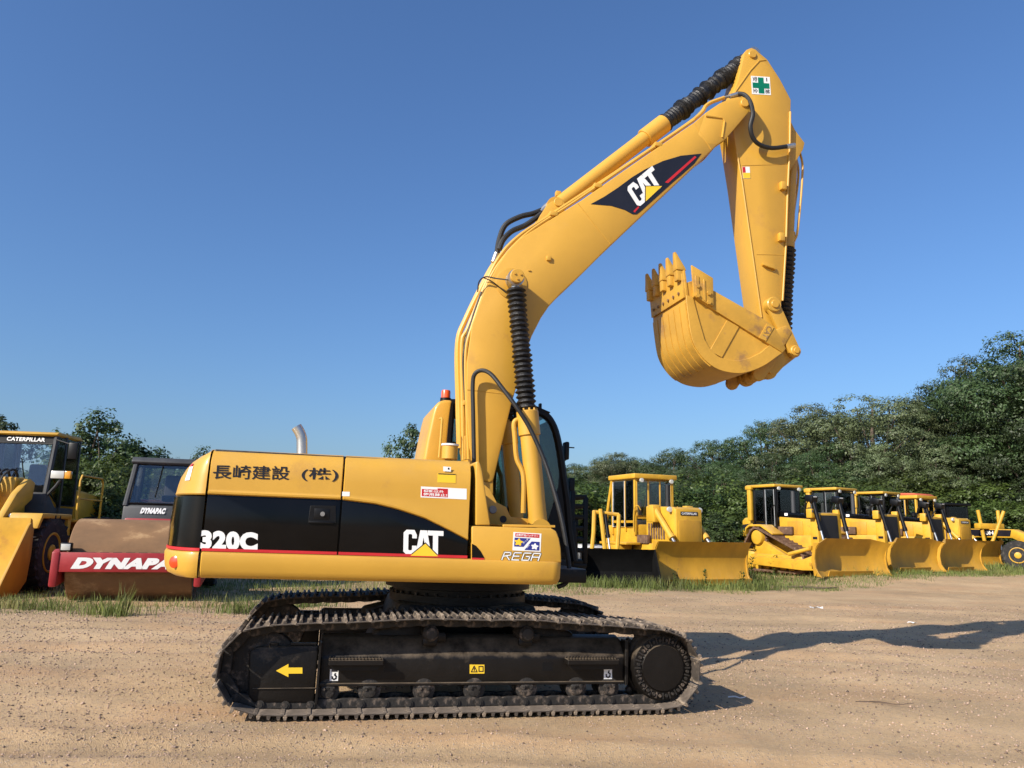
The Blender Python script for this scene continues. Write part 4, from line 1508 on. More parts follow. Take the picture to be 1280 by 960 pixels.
g.box((.25, .88, 1.36), (.4, .4, .3), bevel=.02)
seat = g.done('operator_seat', 'seat_fabric', cab)
g = G()
g.box((.98, .55, 1.86), (.08, .22, .18), bevel=.015)
g.tube([(1.0, .55, 1.25), (1.0, .55, 1.8)], .02, 8)
g.tube([(.85, .8, 1.25), (.80, .8, 1.75)], .015, 8)
g.tube([(.85, .95, 1.25), (.80, .95, 1.75)], .015, 8)
g.done('monitor', 'cab_black', cab)
g = G()
rx, rz = (0.907,1.808)
g.lathe([(0, -.20), (.065, -.2), (.07, -.17), (.07, .12), (.05, .17), (.02, .19), (0, .2)], (rx, .62, rz), (0, 0, 1), 18)
g.done('fire_extinguisher', 'decal_red', cab)
g = G()
G().box((.93, .55, 2.83), (.03, .06, .1), bevel=.01).done('antenna_base', 'cab_black', cab)
g.tube([(1.16, .5, 2.2), (1.24, .5, 2.28), (1.25, .5, 2.40)], .014, 6)
g.box((1.235, .52, 2.36), (.05, .12, .2), bevel=.015)
g.box((1.28, .5, 2.40), (.09, .02, .012))
g.done('mirror', 'cab_black', cab)
# guard with rungs at the front of the cab
g = G()
gx0, gx1 = 1.30, 1.47
for y in (.50, 1.20):
    g.box((gx0 + .02, y, 1.52), (.05, .05, .80), bevel=.008)
    g.box((gx1, y, 1.50), (.05, .05, .72), bevel=.008)
for z in (1.16, 1.28, 1.40, 1.52, 1.64, 1.76, 1.86):
    for y in (.50, 1.20):
        g.box(((gx0 + gx1) / 2, y, z), (gx1 - gx0, .04, .045), bevel=.006)
    g.box((gx1, .85, z), (.04, .7, .05), bevel=.006)
g.box((1.40, .85, 1.12), (.18, .74, .05), bevel=.008)
g.box((1.36, .85, 1.42), (.08, .66, .5), bevel=.01)
g.box((1.33, .6, 1.96), (.06, .1, .22), bevel=.01)
g.done('front_guard', 'cab_black', cab)
g = G()
g.box((1.49, .55, 1.42), (.02, .09, .22), bevel=.005)
g.done('marker_lens', 'decal_red', cab)
# beacon
bxp, bzp = (-0.146,2.832)
g = G()
g.cyl((bxp, .5, 2.80), (bxp, .5, bzp + .02), .06, n=20)
bb = g.done('beacon', 'cab_black', ex)
G().lathe([(0, 0), (.052, 0), (.05, .07), (.045, .085), (0, .09)], (bxp, .5, bzp + .02), (0, 0, 1), 20).done('beacon_lens', 'orange_lens', bb)
# exhaust, rail, precleaner, mast plate
line('exhaust_pipe', [(-1.551,-0.75,2.025),(-1.561,-0.75,2.143),(-1.569,-0.75,2.198),(-1.59,-0.75,2.246),(-1.621,-0.75,2.29)], .046, 'steel', ex, 16)
line('hand_rail', [(-0.299,-0.35,2.128),(-0.291,-0.35,2.415),(-0.292,-0.35,2.5),(-0.305,-0.3,2.51)], .012, 'paint_yellow', ex, 8)
pxp, pzp = (-0.214,2.132)
g = G()
g.lathe([(0, -.02), (.075, -.02), (.075, .10), (.08, .105), (.08, .12), (0, .125)], (pxp, -.45, pzp), (0, 0, 1), 22)
pc_ = g.done('filter_housing', 'paint_yellow', ex)
G().lathe([(.081, .104), (.084, .104), (.084, .121), (.081, .121)], (pxp, -.45, pzp), (0, 0, 1), 22).done('filter_band', 'decal_white', pc_)


# ================================================================== BACKGROUND MACHINES
mat('machine_yellow', (0.58, 0.325, 0.022), rough=0.5, var=0.14, scale=2.0, bump=0.12, bscale=12, col2=(0.40, 0.19, 0.03), mix2=0.16, scale2=3.0, dust=0.25)
mat('blade_yellow', (0.50, 0.265, 0.02), rough=0.5, var=0.18, scale=1.4, bump=0.15, bscale=10, col2=(0.36, 0.17, 0.03), mix2=0.22, scale2=2.2, dust=0.15, stretch=(1, 1, 0.4))
mat('track_rust', (0.12, 0.065, 0.038), rough=0.85, var=0.3, scale=6, bump=0.4, bscale=40, col2=(0.26, 0.17, 0.10), mix2=0.35, scale2=7)
mat('grey_dark', (0.045, 0.047, 0.05), rough=0.55, var=0.15, scale=5, bump=0.1, bscale=30)
mat('bucket_black', (0.005, 0.005, 0.005), rough=0.75, var=0.3, spec=0.12, bump=0.2, bscale=20)
mat('roof_red', (0.55, 0.11, 0.05), rough=0.6, var=0.15)
mat('tarp_white', (0.75, 0.75, 0.74), rough=0.5, var=0.05)
mat('lamp_glass', (0.55, 0.55, 0.5), rough=0.15, var=0.1, coat=0.6)
mat('lamp_amber', (0.7, 0.3, 0.02), rough=0.2, var=0.1, coat=0.6)


def loop_path(circles, step=0.05):
    """belt around circles (x, z, r) given in counter-clockwise order (convex)"""
    P = []
    n = len(circles)
    for i in range(n):
        x0, z0, r0 = circles[i - 1]
        x1, z1, r1 = circles[i]
        x2, z2, r2 = circles[(i + 1) % n]

        def nrm(xa, za, ra, xb, zb, rb):
            d = math.hypot(xb - xa, zb - za)
            base = math.atan2(zb - za, xb - xa)
            return base - math.pi / 2 + math.asin((rb - ra) / d) * 0 - math.asin((rb - ra) / d) * -1 * 0 + math.acos(1) + math.asin((ra - rb) / d) * 1.0
        a0 = nrm(x0, z0, r0, x1, z1, r1)
        a1 = nrm(x1, z1, r1, x2, z2, r2)
        while a1 < a0:
            a1 += 2 * math.pi
        k = max(3, int((a1 - a0) * r1 / step))
        for t in range(k + 1):
            a = a0 + (a1 - a0) * t / k
            P.append((x1 + r1 * math.cos(a), z1 + r1 * math.sin(a)))
    return P


def resample(P, step):
    A = np.array(P + [P[0]])
    L = np.concatenate([[0], np.cumsum(np.hypot(*np.diff(A, axis=0).T))])
    n = max(8, int(L[-1] / step))
    t = np.linspace(0, L[-1], n + 1)[:-1]
    return np.stack([np.interp(t, L, A[:, 0]), np.interp(t, L, A[:, 1])], -1)


def belt(name, circles, yc, w, m, parent, pitch=0.2):
    """closed track belt whose outer side carries one raised grouser per shoe"""
    P = resample(loop_path(circles), pitch / 4)
    P = P[:len(P) // 4 * 4]
    T = np.roll(P, -1, 0) - np.roll(P, 1, 0)
    T /= np.linalg.norm(T, axis=1)[:, None]
    N = np.stack([T[:, 1], -T[:, 0]], -1)
    h = np.where(np.arange(len(P)) % 4 == 0, 0.085, 0.035)[:, None]
    o, i_ = P + N * h, P - N * 0.035
    secs = []
    for k in range(len(P) + 1):
        k %= len(P)
        secs.append([(o[k][0], yc - w / 2, o[k][1]), (o[k][0], yc + w / 2, o[k][1]), (i_[k][0], yc + w / 2, i_[k][1]), (i_[k][0], yc - w / 2, i_[k][1])])
    g_ = G()
    g_.loft(secs, close=True)
    return g_.done(name, m, parent, ang=30)


def wheel(name, parent, c, r, w, rimmat, lugs=20, out=-1, rimr=0.52):
    """tyre with chevron lugs (axis along y), rim and hub; out = side that shows"""
    g_ = G()
    prof = [(r * rimr, -w * .42), (r * .72, -w * .5), (r * .90, -w * .5), (r * .955, -w * .42), (r * .965, 0), (r * .955, w * .42), (r * .90, w * .5), (r * .72, w * .5), (r * rimr, w * .42)]
    g_.lathe(prof, c, (0, 1, 0), 40)
    ty = g_.done(name, 'tyre', parent)
    g_ = G()
    for k in range(lugs):
        for s_ in (-1, 1):
            a = 2 * math.pi * (k + (0.5 if s_ > 0 else 0)) / lugs
            rot = Matrix.Rotation(-a, 3, 'Y') @ Matrix.Rotation(s_ * R(24), 3, 'X')
            p = Vector(c) + Vector((math.cos(a) * r * .955, s_ * w * .25, math.sin(a) * r * .955))
            g_.box(p, (r * .10, w * .52, r * .13), bevel=r * .012, rot=rot, seg=1)
    kind(g_.done('tread', 'tyre', ty), 'stuff')
    g_ = G()
    g_.lathe([(r * .54, 0), (r * .54, .05), (r * .50, .055), (r * .46, .02), (r * .40, -.03), (r * .22, -.03), (r * .21, .05), (r * .14, .07), (0.001, .07)], Vector(c) + Vector((0, out * (w * .42 - .03), 0)), (0, out, 0), 32)
    g_.done('rim', rimmat, ty)
    g_ = G()
    for k in range(10):
        a = 2 * math.pi * k / 10
        p = Vector(c) + Vector((math.cos(a) * r * .31, out * (w * .42 - .03), math.sin(a) * r * .31))
        g_.cyl(p - Vector((0, out * .035, 0)), p - Vector((0, out * .005, 0)), r * .022, n=6)
    kind(g_.done('wheel_nut', 'steel_dull', ty), 'stuff')
    return ty


def frame_window(parent, p00, p10, p11, p01, m='glass_dark', fr='cab_black', w=.035):
    """window pane between four corners with a frame of tubes around it"""
    P = [Vector(p) for p in (p00, p10, p11, p01)]
    n = (P[1] - P[0]).cross(P[3] - P[0]).normalized() * .004
    g_ = G()
    g_.loft([[p - n for p in P], [p + n for p in P]], close=True, cap=True)
    pane = g_.done('window_pane', m, parent)
    g_ = G()
    g_.tube(P + [P[0]], w / 2, 6)
    g_.done('window_frame', fr, pane)
    return pane


def cyl_pair(parent, a, b, r=.06, body=.55, bm='machine_yellow', name='lift_cylinder'):
    a, b = Vector(a), Vector(b)
    d = (b - a)
    g_ = G()
    g_.cyl(a, a + d * body, r, n=14)
    g_.cyl(a + d * (body - .06), a + d * (body + .02), r * 1.2, n=14)
    o = g_.done(name, bm, parent)
    G().cyl(a + d * body, b, r * .55, n=12).done('rod', 'steel', o)
    return o


def blade(parent, x0, width, height, wing=0.0, zb=0.04, m='blade_yellow', cut=0.0):
    """curved dozer blade, concave towards +x; wing = forward set of the outer quarter"""
    ysec = [-width / 2, -width * .44, -width * .31, -width * .15, 0, width * .15, width * .31, width * .44, width / 2]
    secs = []
    for y in ysec:
        e = max(0.0, (abs(y) - width * .31) / (width * .19))
        h = height - cut * e
        fr, bk_ = [], []
        for t in np.linspace(0, 1, 12):
            z = zb + t * h
            x = x0 + wing * e + 0.26 * (2 * t - .95) ** 2 - .02 + (.03 if t < .05 else 0)
            fr.append((x, y, z))
            bk_.append((x - .07, y, z))
        secs.append(fr + bk_[::-1])
    g_ = G()
    g_.loft(secs, close=True, cap=True)
    b = g_.done('blade', m, parent, ang=30)
    # cutting edge plate and end bits
    kk = .31 if wing else .485
    for y0, y1 in ((-width * kk, 0.0), (0.0, width * kk)):
        G().box((x0 + .265, (y0 + y1) / 2, zb + .09), (.03, (y1 - y0) - .006, .2), bevel=.005, rot=Matrix.Rotation(R(18), 3, 'Y'), seg=1).done('cutting_edge', m, b)
    for s_ in (-1, 1):
        e = Vector((x0 + wing + .20, s_ * width * .5, zb))
        sec = [(x0 + wing - .03, zb + .02), (x0 + wing + .30, zb - .02), (x0 + wing + .16, zb + .12), (x0 + wing + .05, zb + .3), (x0 + wing + .02, zb + (height - cut) * .55), (x0 + wing + .10, zb + (height - cut) * .85), (x0 + wing + .25, zb + height - cut), (x0 + wing - .0, zb + height - cut), (x0 + wing - .12, zb + (height - cut) * .5)]
        G().prism(sec, s_ * width * .5 - .03, s_ * width * .5 + .03, bevel=.006, seg=1).done('end_plate', m, b)
    # ribs on the back
    for z in (zb + height * .3, zb + height * .75):
        G().box((x0 - .06, 0, z), (.1, width * .9, .12), bevel=.01).done('back_rib', m, b)
    return b


def bulldozer_low(name, label, loc, rotz, group, cover=False):
    t = thing(name, label, 'bulldozer', loc, rotz, group)
    Y = 'machine_yellow'
    for s_ in (-1, 1):
        yc = s_ * 0.95
        belt('crawler_track', [(-1.30, .50, .42), (1.30, .47, .38)], yc, .52, 'track_rust', t)
        g = G()
        g.box((0, yc, .45), (2.4, .30, .30), bevel=.04)
        for k in range(6):
            g.cyl((-1.0 + k * .4, yc - .2, .2), (-1.0 + k * .4, yc + .2, .2), .13, n=16)
        g.done('track_frame', Y, t)
        g = G()
        g.lathe([(.1, -.14), (.34, -.1), (.40, -.03), (.40, .03), (.34, .1), (.1, .14)], (1.30, yc, .47), (0, 1, 0), 24)
        g.done('idler_wheel', 'track_rust', t)
        g = G()
        pr = []
        for k in range(24):
            for da, rr in ((-.25, .42), (.25, .42), (.3, .36), (.7, .36)):
                a = 2 * math.pi * (k + da) / 24
                pr.append((-1.30 + rr * math.cos(a), .50 + rr * math.sin(a)))
        g.prism(pr, yc - .05, yc + .05)
        g.cyl((-1.3, yc - .28, .5), (-1.3, yc + .28, .5), .2, n=20)
        g.done('sprocket', Y, t)
        # fender
        g = G()
        g.box((-.75, s_ * .98, 1.20), (1.75, .56, .08), bevel=.02)
        g.box((-.9, s_ * .98, 1.05), (1.1, .5, .24), bevel=.03)
        g.done('fender', Y, t)
        # push arm
        g = G()
        g.prism([(-.4, .42), (-.4, .62), (1.9, .52), (2.3, .70), (2.3, .25), (1.8, .30)], s_ * 1.30, s_ * 1.44, bevel=.02)
        g.done('push_arm', Y, t)
        cyl_pair(t, (.85, s_ * .66, 2.38), (2.2, s_ * .66, 1.05), .095, .72, Y)
        G().prism([(.60, 1.9), (1.1, 1.9), (1.0, 2.46), (.75, 2.46)], s_ * .52, s_ * .80, bevel=.03).done('cylinder_bracket', Y, t)
    g = G()
    g.box((.2, 0, .85), (3.2, 1.25, .75), bevel=.05)
    g.done('main_frame', Y, t)
    g = G()
    g.prism([(.15, 1.15), (1.78, 1.15), (1.80, 2.30), (1.70, 2.38), (.15, 2.44)], -.50, .50, bevel=.04, seg=3)
    hd = g.done('hood', Y, t)
    g = G()
    g.box((1.81, 0, 1.72), (.05, .98, 1.20), bevel=.03)
    gr = g.done('radiator_grille', Y, hd)
    g = G()
    g.box((1.845, 0, 1.62), (.015, .80, .70), bevel=.01)
    g.box((1.842, 0, 1.14), (.012, .80, .10), bevel=.008)
    g.done('grille_panel', 'blade_yellow', gr)
    sg = G().box((1.842, 0, 2.18), (.012, .66, .12), bevel=.004).done('name_plate', 'decal_black', gr)
    text('CATERPILLAR', 'decal_white', sg, (1.8495, -.29, 2.145), (1.8495, .29, 2.145), (1.8495, -.29, 2.215), bold=.03)
    for s_ in (-1, 1):
        G().lathe([(0, 0), (.07, 0), (.09, .06), (.085, .1), (0, .11)], (1.55, s_ * .58, 2.30), (1, 0, 0), 16).done('headlamp', 'lamp_glass', hd)
        g = G()
        for k in range(7):
            g.box((.35 + k * .14, s_ * .515, 1.62), (.07, .03, .5), bevel=.006, seg=1)
        kind(g.done('louvre', 'track_rust', hd), 'stuff')
    g = G()
    g.cyl((.95, -.18, 2.15), (.95, -.18, 3.12), .075, n=16)
    g.cyl((.95, -.18, 2.18), (.95, -.18, 2.55), .10, n=16)
    g.done('exhaust_stack', 'rubber', hd)
    # cab
    g = G()
    g.box((-.85, 0, 1.52), (1.5, 1.45, .62), bevel=.03)
    for x, y in ((-.12, -.74), (-.12, .74), (-1.55, -.74), (-1.55, .74)):
        g.box((x, y, 2.45), (.09, .09, 1.95), bevel=.012, rot=Matrix.Rotation(R(0 if x > -1 else 0), 3, 'Y'))
    g.box((-.80, -.75, 1.92), (1.4, .06, .08))
    g.box((-.80, .75, 1.92), (1.4, .06, .08))
    g.box((-.12, 0, 2.06), (.06, 1.45, .08))
    g.box((-.70, -.75, 2.45), (.07, .06, 1.7), bevel=.01)
    cb_ = g.done('cab', Y, t)
    g = G()
    g.box((-.82, 0, 3.44), (1.72, 1.74, .17), bevel=.035, seg=3)
    g.done('cab_roof', Y, cb_)
    frame_window(cb_, (-.65, -.78, 1.75), (-.18, -.78, 1.75), (-.18, -.78, 3.30), (-.65, -.78, 3.30))
    frame_window(cb_, (-1.50, -.78, 1.75), (-.74, -.78, 1.75), (-.74, -.78, 3.30), (-1.50, -.78, 3.30), fr='steel')
    frame_window(cb_, (-1.50, .78, 1.95), (-.18, .78, 1.95), (-.18, .78, 3.30), (-1.50, .78, 3.30))
    for k in range(3):
        y0 = -.70 + k * .47
        frame_window(cb_, (-.08, y0, 2.12), (-.08, y0 + .44, 2.12), (-.08, y0 + .44, 3.30), (-.08, y0, 3.30), fr='machine_yellow')
    frame_window(cb_, (-1.58, -.68, 1.95), (-1.58, .68, 1.95), (-1.58, .68, 3.3), (-1.58, -.68, 3.3))
    g = G()
    g.box((-1.05, 0, 1.9), (.5, .5, .16), bevel=.04)
    g.box((-1.28, 0, 2.3), (.14, .5, .7), bevel=.05)
    g.done('seat', 'seat_fabric', cb_)
    for s_ in (-1, 1):
        G().tube([(-.1, s_ * .82, 1.6), (-.05, s_ * .84, 2.3), (.12, s_ * .80, 2.45), (.14, s_ * .70, 2.3)], .018, 6, smooth=3).done('hand_rail', Y, cb_)
        G().lathe([(0, 0), (.06, 0), (.075, .05), (.07, .08), (0, .085)], (.02, s_ * .6, 3.30), (1, 0, 0), 14).done('work_lamp', 'lamp_glass', cb_)
        G().box((.1, s_ * .62, 1.35), (.8, .14, .28), bevel=.02).done('recess_shade', 'track_rust', hd)  # dark box whose colour stands in for the shaded gap between hood and track
        G().box((-.3, s_ * 1.24, .85), (.4, .06, .05), bevel=.01).done('step', 'cab_black', t)
    # rear post that leans on the roof
    g = G()
    for s_ in (-1, 1):
        g.tube([(-1.55, s_ * .78, 3.35), (-2.05, s_ * .78, 1.6)], .06, 8)
    g.done('roll_bar', Y, cb_)
    g = G()
    g.box((-1.85, 0, 1.45), (.6, 1.5, .7), bevel=.06, seg=3)
    g.done('fuel_tank', Y, t)
    bl = blade(t, 2.42, 3.45, 1.28, .0)
    if cover:
        G().prism([(-1.5, 3.53), (-1.4, 3.63), (-.9, 3.66), (-.2, 3.63), (.0, 3.53)], -.75, .75, bevel=.05, seg=3).done('roof_cover', 'roof_red', cb_)
    return t


def bulldozer_high(name, label, loc, rotz, group, cabmat='cab_black', roof='machine_yellow', full_cab=False, bw=3.7):
    t = thing(name, label, 'bulldozer', loc, rotz, group)
    Y = 'machine_yellow'
    for s_ in (-1, 1):
        yc = s_ * 0.98
        belt('crawler_track', [(-1.15, .50, .40), (1.35, .50, .40), (-.62, 1.34, .36)], yc, .56, 'track_rust', t, .22)
        g = G()
        g.box((.1, yc, .50), (2.5, .34, .42), bevel=.05)
        for k in range(6):
            g.cyl((-1.0 + k * .42, yc - .22, .22), (-1.0 + k * .42, yc + .22, .22), .14, n=16)
        g.prism([(-.9, .7), (.7, .7), (-.3, 1.2), (-.75, 1.25)], yc - .1, yc + .1, bevel=.03)
        g.done('track_frame', Y, t)
        for x in (-1.15, 1.35):
            G().lathe([(.1, -.2), (.30, -.14), (.38, -.05), (.38, .05), (.30, .14), (.1, .2)], (x, yc, .5), (0, 1, 0), 24).done('idler_wheel', Y, t)
        g = G()
        pr = []
        for k in range(20):
            for da, rr in ((-.2, .40), (.2, .40), (.32, .33), (.68, .33)):
                a = 2 * math.pi * (k + da) / 20
                pr.append((-.62 + rr * math.cos(a), 1.34 + rr * math.sin(a)))
        g.prism(pr, yc - .06, yc + .06)
        sp = g.done('sprocket', 'track_rust', t)
        G().lathe([(.30, 0), (.30, .16), (.27, .22), (.2, .24), (.0, .25)], (-.62, yc, 1.34), (0, s_, 0), 26).done('final_drive', Y, sp)
        g = G()
        g.prism([(-1.2, 1.45), (-1.15, 1.72), (-.95, 1.84), (-.30, 1.84), (.30, 1.50), (.28, 1.44), (-.35, 1.76), (-.92, 1.76), (-1.10, 1.66)], s_ * .68, s_ * 1.26, bevel=.012)
        g.done('fender', Y, t)
        g = G()
        g.prism([(-.5, .30), (-.5, .62), (1.9, .58), (2.4, .75), (2.4, .22), (1.9, .20)], s_ * 1.34, s_ * 1.50, bevel=.02)
        g.done('push_arm', Y, t)
        g = G()
        g.tube([(1.15, s_ * 1.35, .75), (2.35, s_ * 1.2, 1.05)], .07, 10)
        g.done('blade_brace', Y, t)
        # lift cylinder with its black yoke at the nose
        g = G()
        g.box((1.72, s_ * .70, 2.26), (.26, .30, .34), bevel=.03)
        yk_ = g.done('cylinder_yoke', Y, t)
        cyl = cyl_pair(t, (1.78, s_ * .70, 2.86), (2.26, s_ * .66, .95), .075, .62, 'cab_black')
        g = G()
        g.box((1.74, s_ * .70, 2.80), (.34, .32, .24), bevel=.03, rot=Matrix.Rotation(R(14), 3, 'Y'))
        hg = g.done('hose_guard', 'cab_black', cyl)
        pl_ = G().box((1.918, s_ * .70, 2.83), (.008, .17, .11), rot=Matrix.Rotation(R(14), 3, 'Y')).done('name_plate', 'decal_white', hg)
    g = G()
    g.box((.25, 0, 1.0), (3.3, 1.2, .9), bevel=.05)
    g.done('main_frame', Y, t)
    g = G()
    g.prism([(-.05, 1.40), (1.55, 1.40), (1.55, 2.05), (-.05, 2.15)], -.52, .52, bevel=.03)
    hd = g.done('hood', Y, t)
    g = G()
    g.prism([(-.05, 2.15), (1.55, 2.05), (1.55, 2.22), (-.05, 2.36)], -.50, .50, bevel=.03)
    g.done('hood_top', 'paint_black', hd)
    for s_ in (-1, 1):
        G().box((.75, s_ * .53, 1.72), (.75, .03, .52), bevel=.015).done('engine_door', 'blade_yellow', hd)
        G().box((.30, s_ * .508, 2.24), (.16, .006, .10)).done('name_plate', 'decal_white', hd)
    g = G()
    g.prism([(1.56, .75), (1.95, .75), (1.88, 2.28), (1.56, 2.32)], -.62, .62, bevel=.03)
    rg = g.done('radiator_guard', Y, hd)
    g = G()
    g.prism([(1.955, .85), (1.965, .85), (1.90, 2.2), (1.885, 2.2)], -.44, .44)
    g.done('radiator_grille', 'rubber', rg)
    G().box((1.76, -.625, 1.36), (.2, .006, .09)).done('model_plate', 'decal_black', rg)
    g = G()
    g.cyl((.35, -.15, 2.3), (.35, -.15, 3.15), .085, .075, n=16)
    g.done('exhaust_stack', 'grey_dark', hd)
    # cab
    g = G()
    g.box((-.72, 0, 1.75), (1.3, 1.3, .35), bevel=.03)
    for x, y in ((-.08, -.62), (-.08, .62), (-1.2, -.66), (-1.2, .66), (-.62, -.66), (-.62, .66)):
        g.box((x, y, 2.60), (.07, .07, 1.45), bevel=.01)
    g.box((-.65, 0, 3.30), (1.25, 1.42, .06), bevel=.01)
    g.box((-.08, 0, 2.28), (.05, 1.3, .12))
    cb_ = g.done('cab', cabmat if not full_cab else Y, t)
    g = G()
    g.box((-.75, 0, 3.37), (1.55, 1.60, .12), bevel=.04, seg=3)
    for s_ in (-1, 1):
        g.box((-1.36, s_ * .74, 2.68), (.20, .16, 1.36), bevel=.03)
        g.box((-1.36, s_ * .74, 3.32), (.34, .22, .16), bevel=.03)
    g.done('roll_bar', Y, cb_)
    if roof == 'roof_red':
        G().prism([(-1.4, 3.44), (-1.3, 3.58), (-.9, 3.62), (-.2, 3.58), (.0, 3.44)], -.7, .7, bevel=.04, seg=3).done('roof_cover', 'roof_red', cb_)
    for s_ in (-1, 1):
        y = s_ * .69
        frame_window(cb_, (-1.15, y, 1.98), (-.66, y, 1.98), (-.66, y, 3.22), (-1.15, y, 3.22), 'glass_dark')
        frame_window(cb_, (-.58, y, 1.78), (-.12, y, 1.78), (-.12, y, 3.22), (-.58, y, 3.22), 'glass_dark', 'steel' if s_ < 0 else 'cab_black')
    frame_window(cb_, (-.04, -.58, 2.36), (-.04, .58, 2.36), (-.04, .58, 3.22), (-.04, -.58, 3.22), 'glass_dark')
    frame_window(cb_, (-1.24, -.6, 2.0), (-1.24, .6, 2.0), (-1.24, .6, 3.22), (-1.24, -.6, 3.22), 'glass_dark')
    g = G()
    g.box((-.85, 0, 2.05), (.5, .5, .16), bevel=.04)
    g.box((-1.06, 0, 2.45), (.14, .5, .7), bevel=.05)
    g.done('seat', 'seat_fabric', cb_)
    g = G()
    g.prism([(-2.0, 1.35), (-1.3, 1.35), (-1.25, 2.0), (-1.45, 2.15), (-1.85, 2.12), (-2.0, 2.0)], -.62, .62, bevel=.06, seg=3)
    ftk = g.done('fuel_tank', Y, t)
    for s_ in (-1, 1):
        G().prism([(-1.95, 1.62), (-1.5, 1.62), (-1.5, 1.88), (-1.95, 1.84)], s_ * .622, s_ * .63).done('black_panel', 'decal_black', ftk)
    g = G()
    g.box((-2.05, 0, .95), (.5, 1.0, .5), bevel=.05)
    g.box((-2.35, 0, 1.0), (.12, .3, .7), bevel=.03)
    g.done('tow_hitch', Y, t)
    blade(t, 2.48, bw, 1.32, .30, cut=.16)
    G().lathe([(0, 0), (.09, 0), (.09, .12), (.14, .14), (.14, .26), (.06, .32), (0, .32)], (.85, .18, 2.2), (0, 0, 1), 18).done('air_cleaner', 'cab_black', hd)
    for s_ in (-1, 1):
        G().tube([(-.25, s_ * .70, 1.85), (-.22, s_ * .74, 2.45), (.0, s_ * .72, 2.6), (.02, s_ * .66, 2.3)], .018, 6, smooth=3).done('hand_rail', 'cab_black', cb_)
        G().box((.35, s_ * .62, 1.62), (.7, .12, .30), bevel=.02).done('recess_shade', 'track_rust', hd)  # shade of the engine side recess, put in as a dark coloured box
        for q in range(2):
            G().tube([(1.35, s_ * (.62 + .05 * q), 2.2), (1.55, s_ * (.74 + .05 * q), 2.62 + .06 * q), (1.72, s_ * .76, 2.7), (1.86, s_ * (.79 + .02 * q), 2.3)], .022, 6, smooth=4).done('hydraulic_hose', 'rubber', hd)
        G().box((-.95, s_ * 1.31, .98), (.5, .06, .05), bevel=.01).done('step', 'cab_black', t)
        G().lathe([(0, 0), (.06, 0), (.075, .05), (.07, .08), (0, .085)], (-.02, s_ * .55, 3.26), (1, 0, 0), 14).done('work_lamp', 'lamp_glass', cb_)
    return t


def place(x, y, dz=0.0):
    return (x, y, groundz(x, y) + dz)


GRP = 'high sprocket bulldozers parked in a row'
bulldozer_low('bulldozer', 'old yellow bulldozer with boxy windowed cab and CATERPILLAR plate on its nose', place(4.96, 26.35), R(-66.5), 'bulldozers')
bulldozer_high('bulldozer', 'yellow high sprocket bulldozer beside the old boxy bulldozer, its side and track in view', place(11.12, 30.89), R(-63.1), GRP)
bulldozer_high('bulldozer', 'second yellow high sprocket bulldozer along the row from the old boxy bulldozer', place(14.53, 33.39), R(-55.5), GRP)
bulldozer_high('bulldozer', 'third yellow high sprocket bulldozer along the row, next to the motor grader', place(17.44, 35.38), R(-53.8), GRP)
bulldozer_low('bulldozer', 'old bulldozer with red cover on its cab roof, mostly hidden behind the row', place(21.3, 39.6), R(-60), 'bulldozers', True)

# ---- loose loader bucket with its lift arms
t = thing('loader_bucket', 'black loader bucket with yellow lift arms standing in the grass before the bulldozer', 'bucket', place(3.22, 23.0), R(-86))
g = G()
sec = [(-.05, 1.02), (.05, 1.05), (-.18, .75), (-.22, .40), (-.05, .12), (.35, .06), (.75, .05), (.75, .02), (-.1, .03), (-.3, .3), (-.28, .8)]
g.loft([[(x, y, z) for x, z in sec] for y in np.linspace(-1.06, 1.06, 5)], close=True, cap=True)
bq = g.done('bucket_shell', 'bucket_black', t)
for s_ in (-1, 1):
    G().prism([(-.2, .05), (.75, .03), (.6, .35), (.05, 1.06), (-.28, .9), (-.3, .3)], s_ * 1.05, s_ * 1.09, bevel=.008).done('side_plate', 'bucket_black', bq)
for k in range(6):
    G().prism([(.70, .02), (.70, .09), (.98, .05)], -1.0 + k * .4 - .04, -1.0 + k * .4 + .04, bevel=.006, seg=1).done('tooth', 'track_rust', bq)
for y0, y1, x1, z1 in ((-.75, -.62, -.55, 2.15), (.0, .12, -.5, 2.05), (-.35, -.45, -.45, 2.2)):
    G().tube([(-.25, y0, .95), (-.3, (y0 + y1) / 2, 1.5), (x1, y1, z1)], .065, 8).done('lift_arm', 'machine_yellow', t)
G().tube([(-.55, -.62, 2.12), (-.5, .12, 2.05)], .06, 8).done('cross_bar', 'machine_yellow', t)
cyl_pair(t, (-.5, -.3, 2.05), (-.25, -.2, .95), .06, .6, 'cab_black', 'tilt_cylinder')
G().prism([(-.3, .05), (-.3, .5), (-1.1, .9), (-1.6, .7), (-1.6, .05)], -.8, .7, bevel=.05).done('loader_frame', 'track_rust', t)

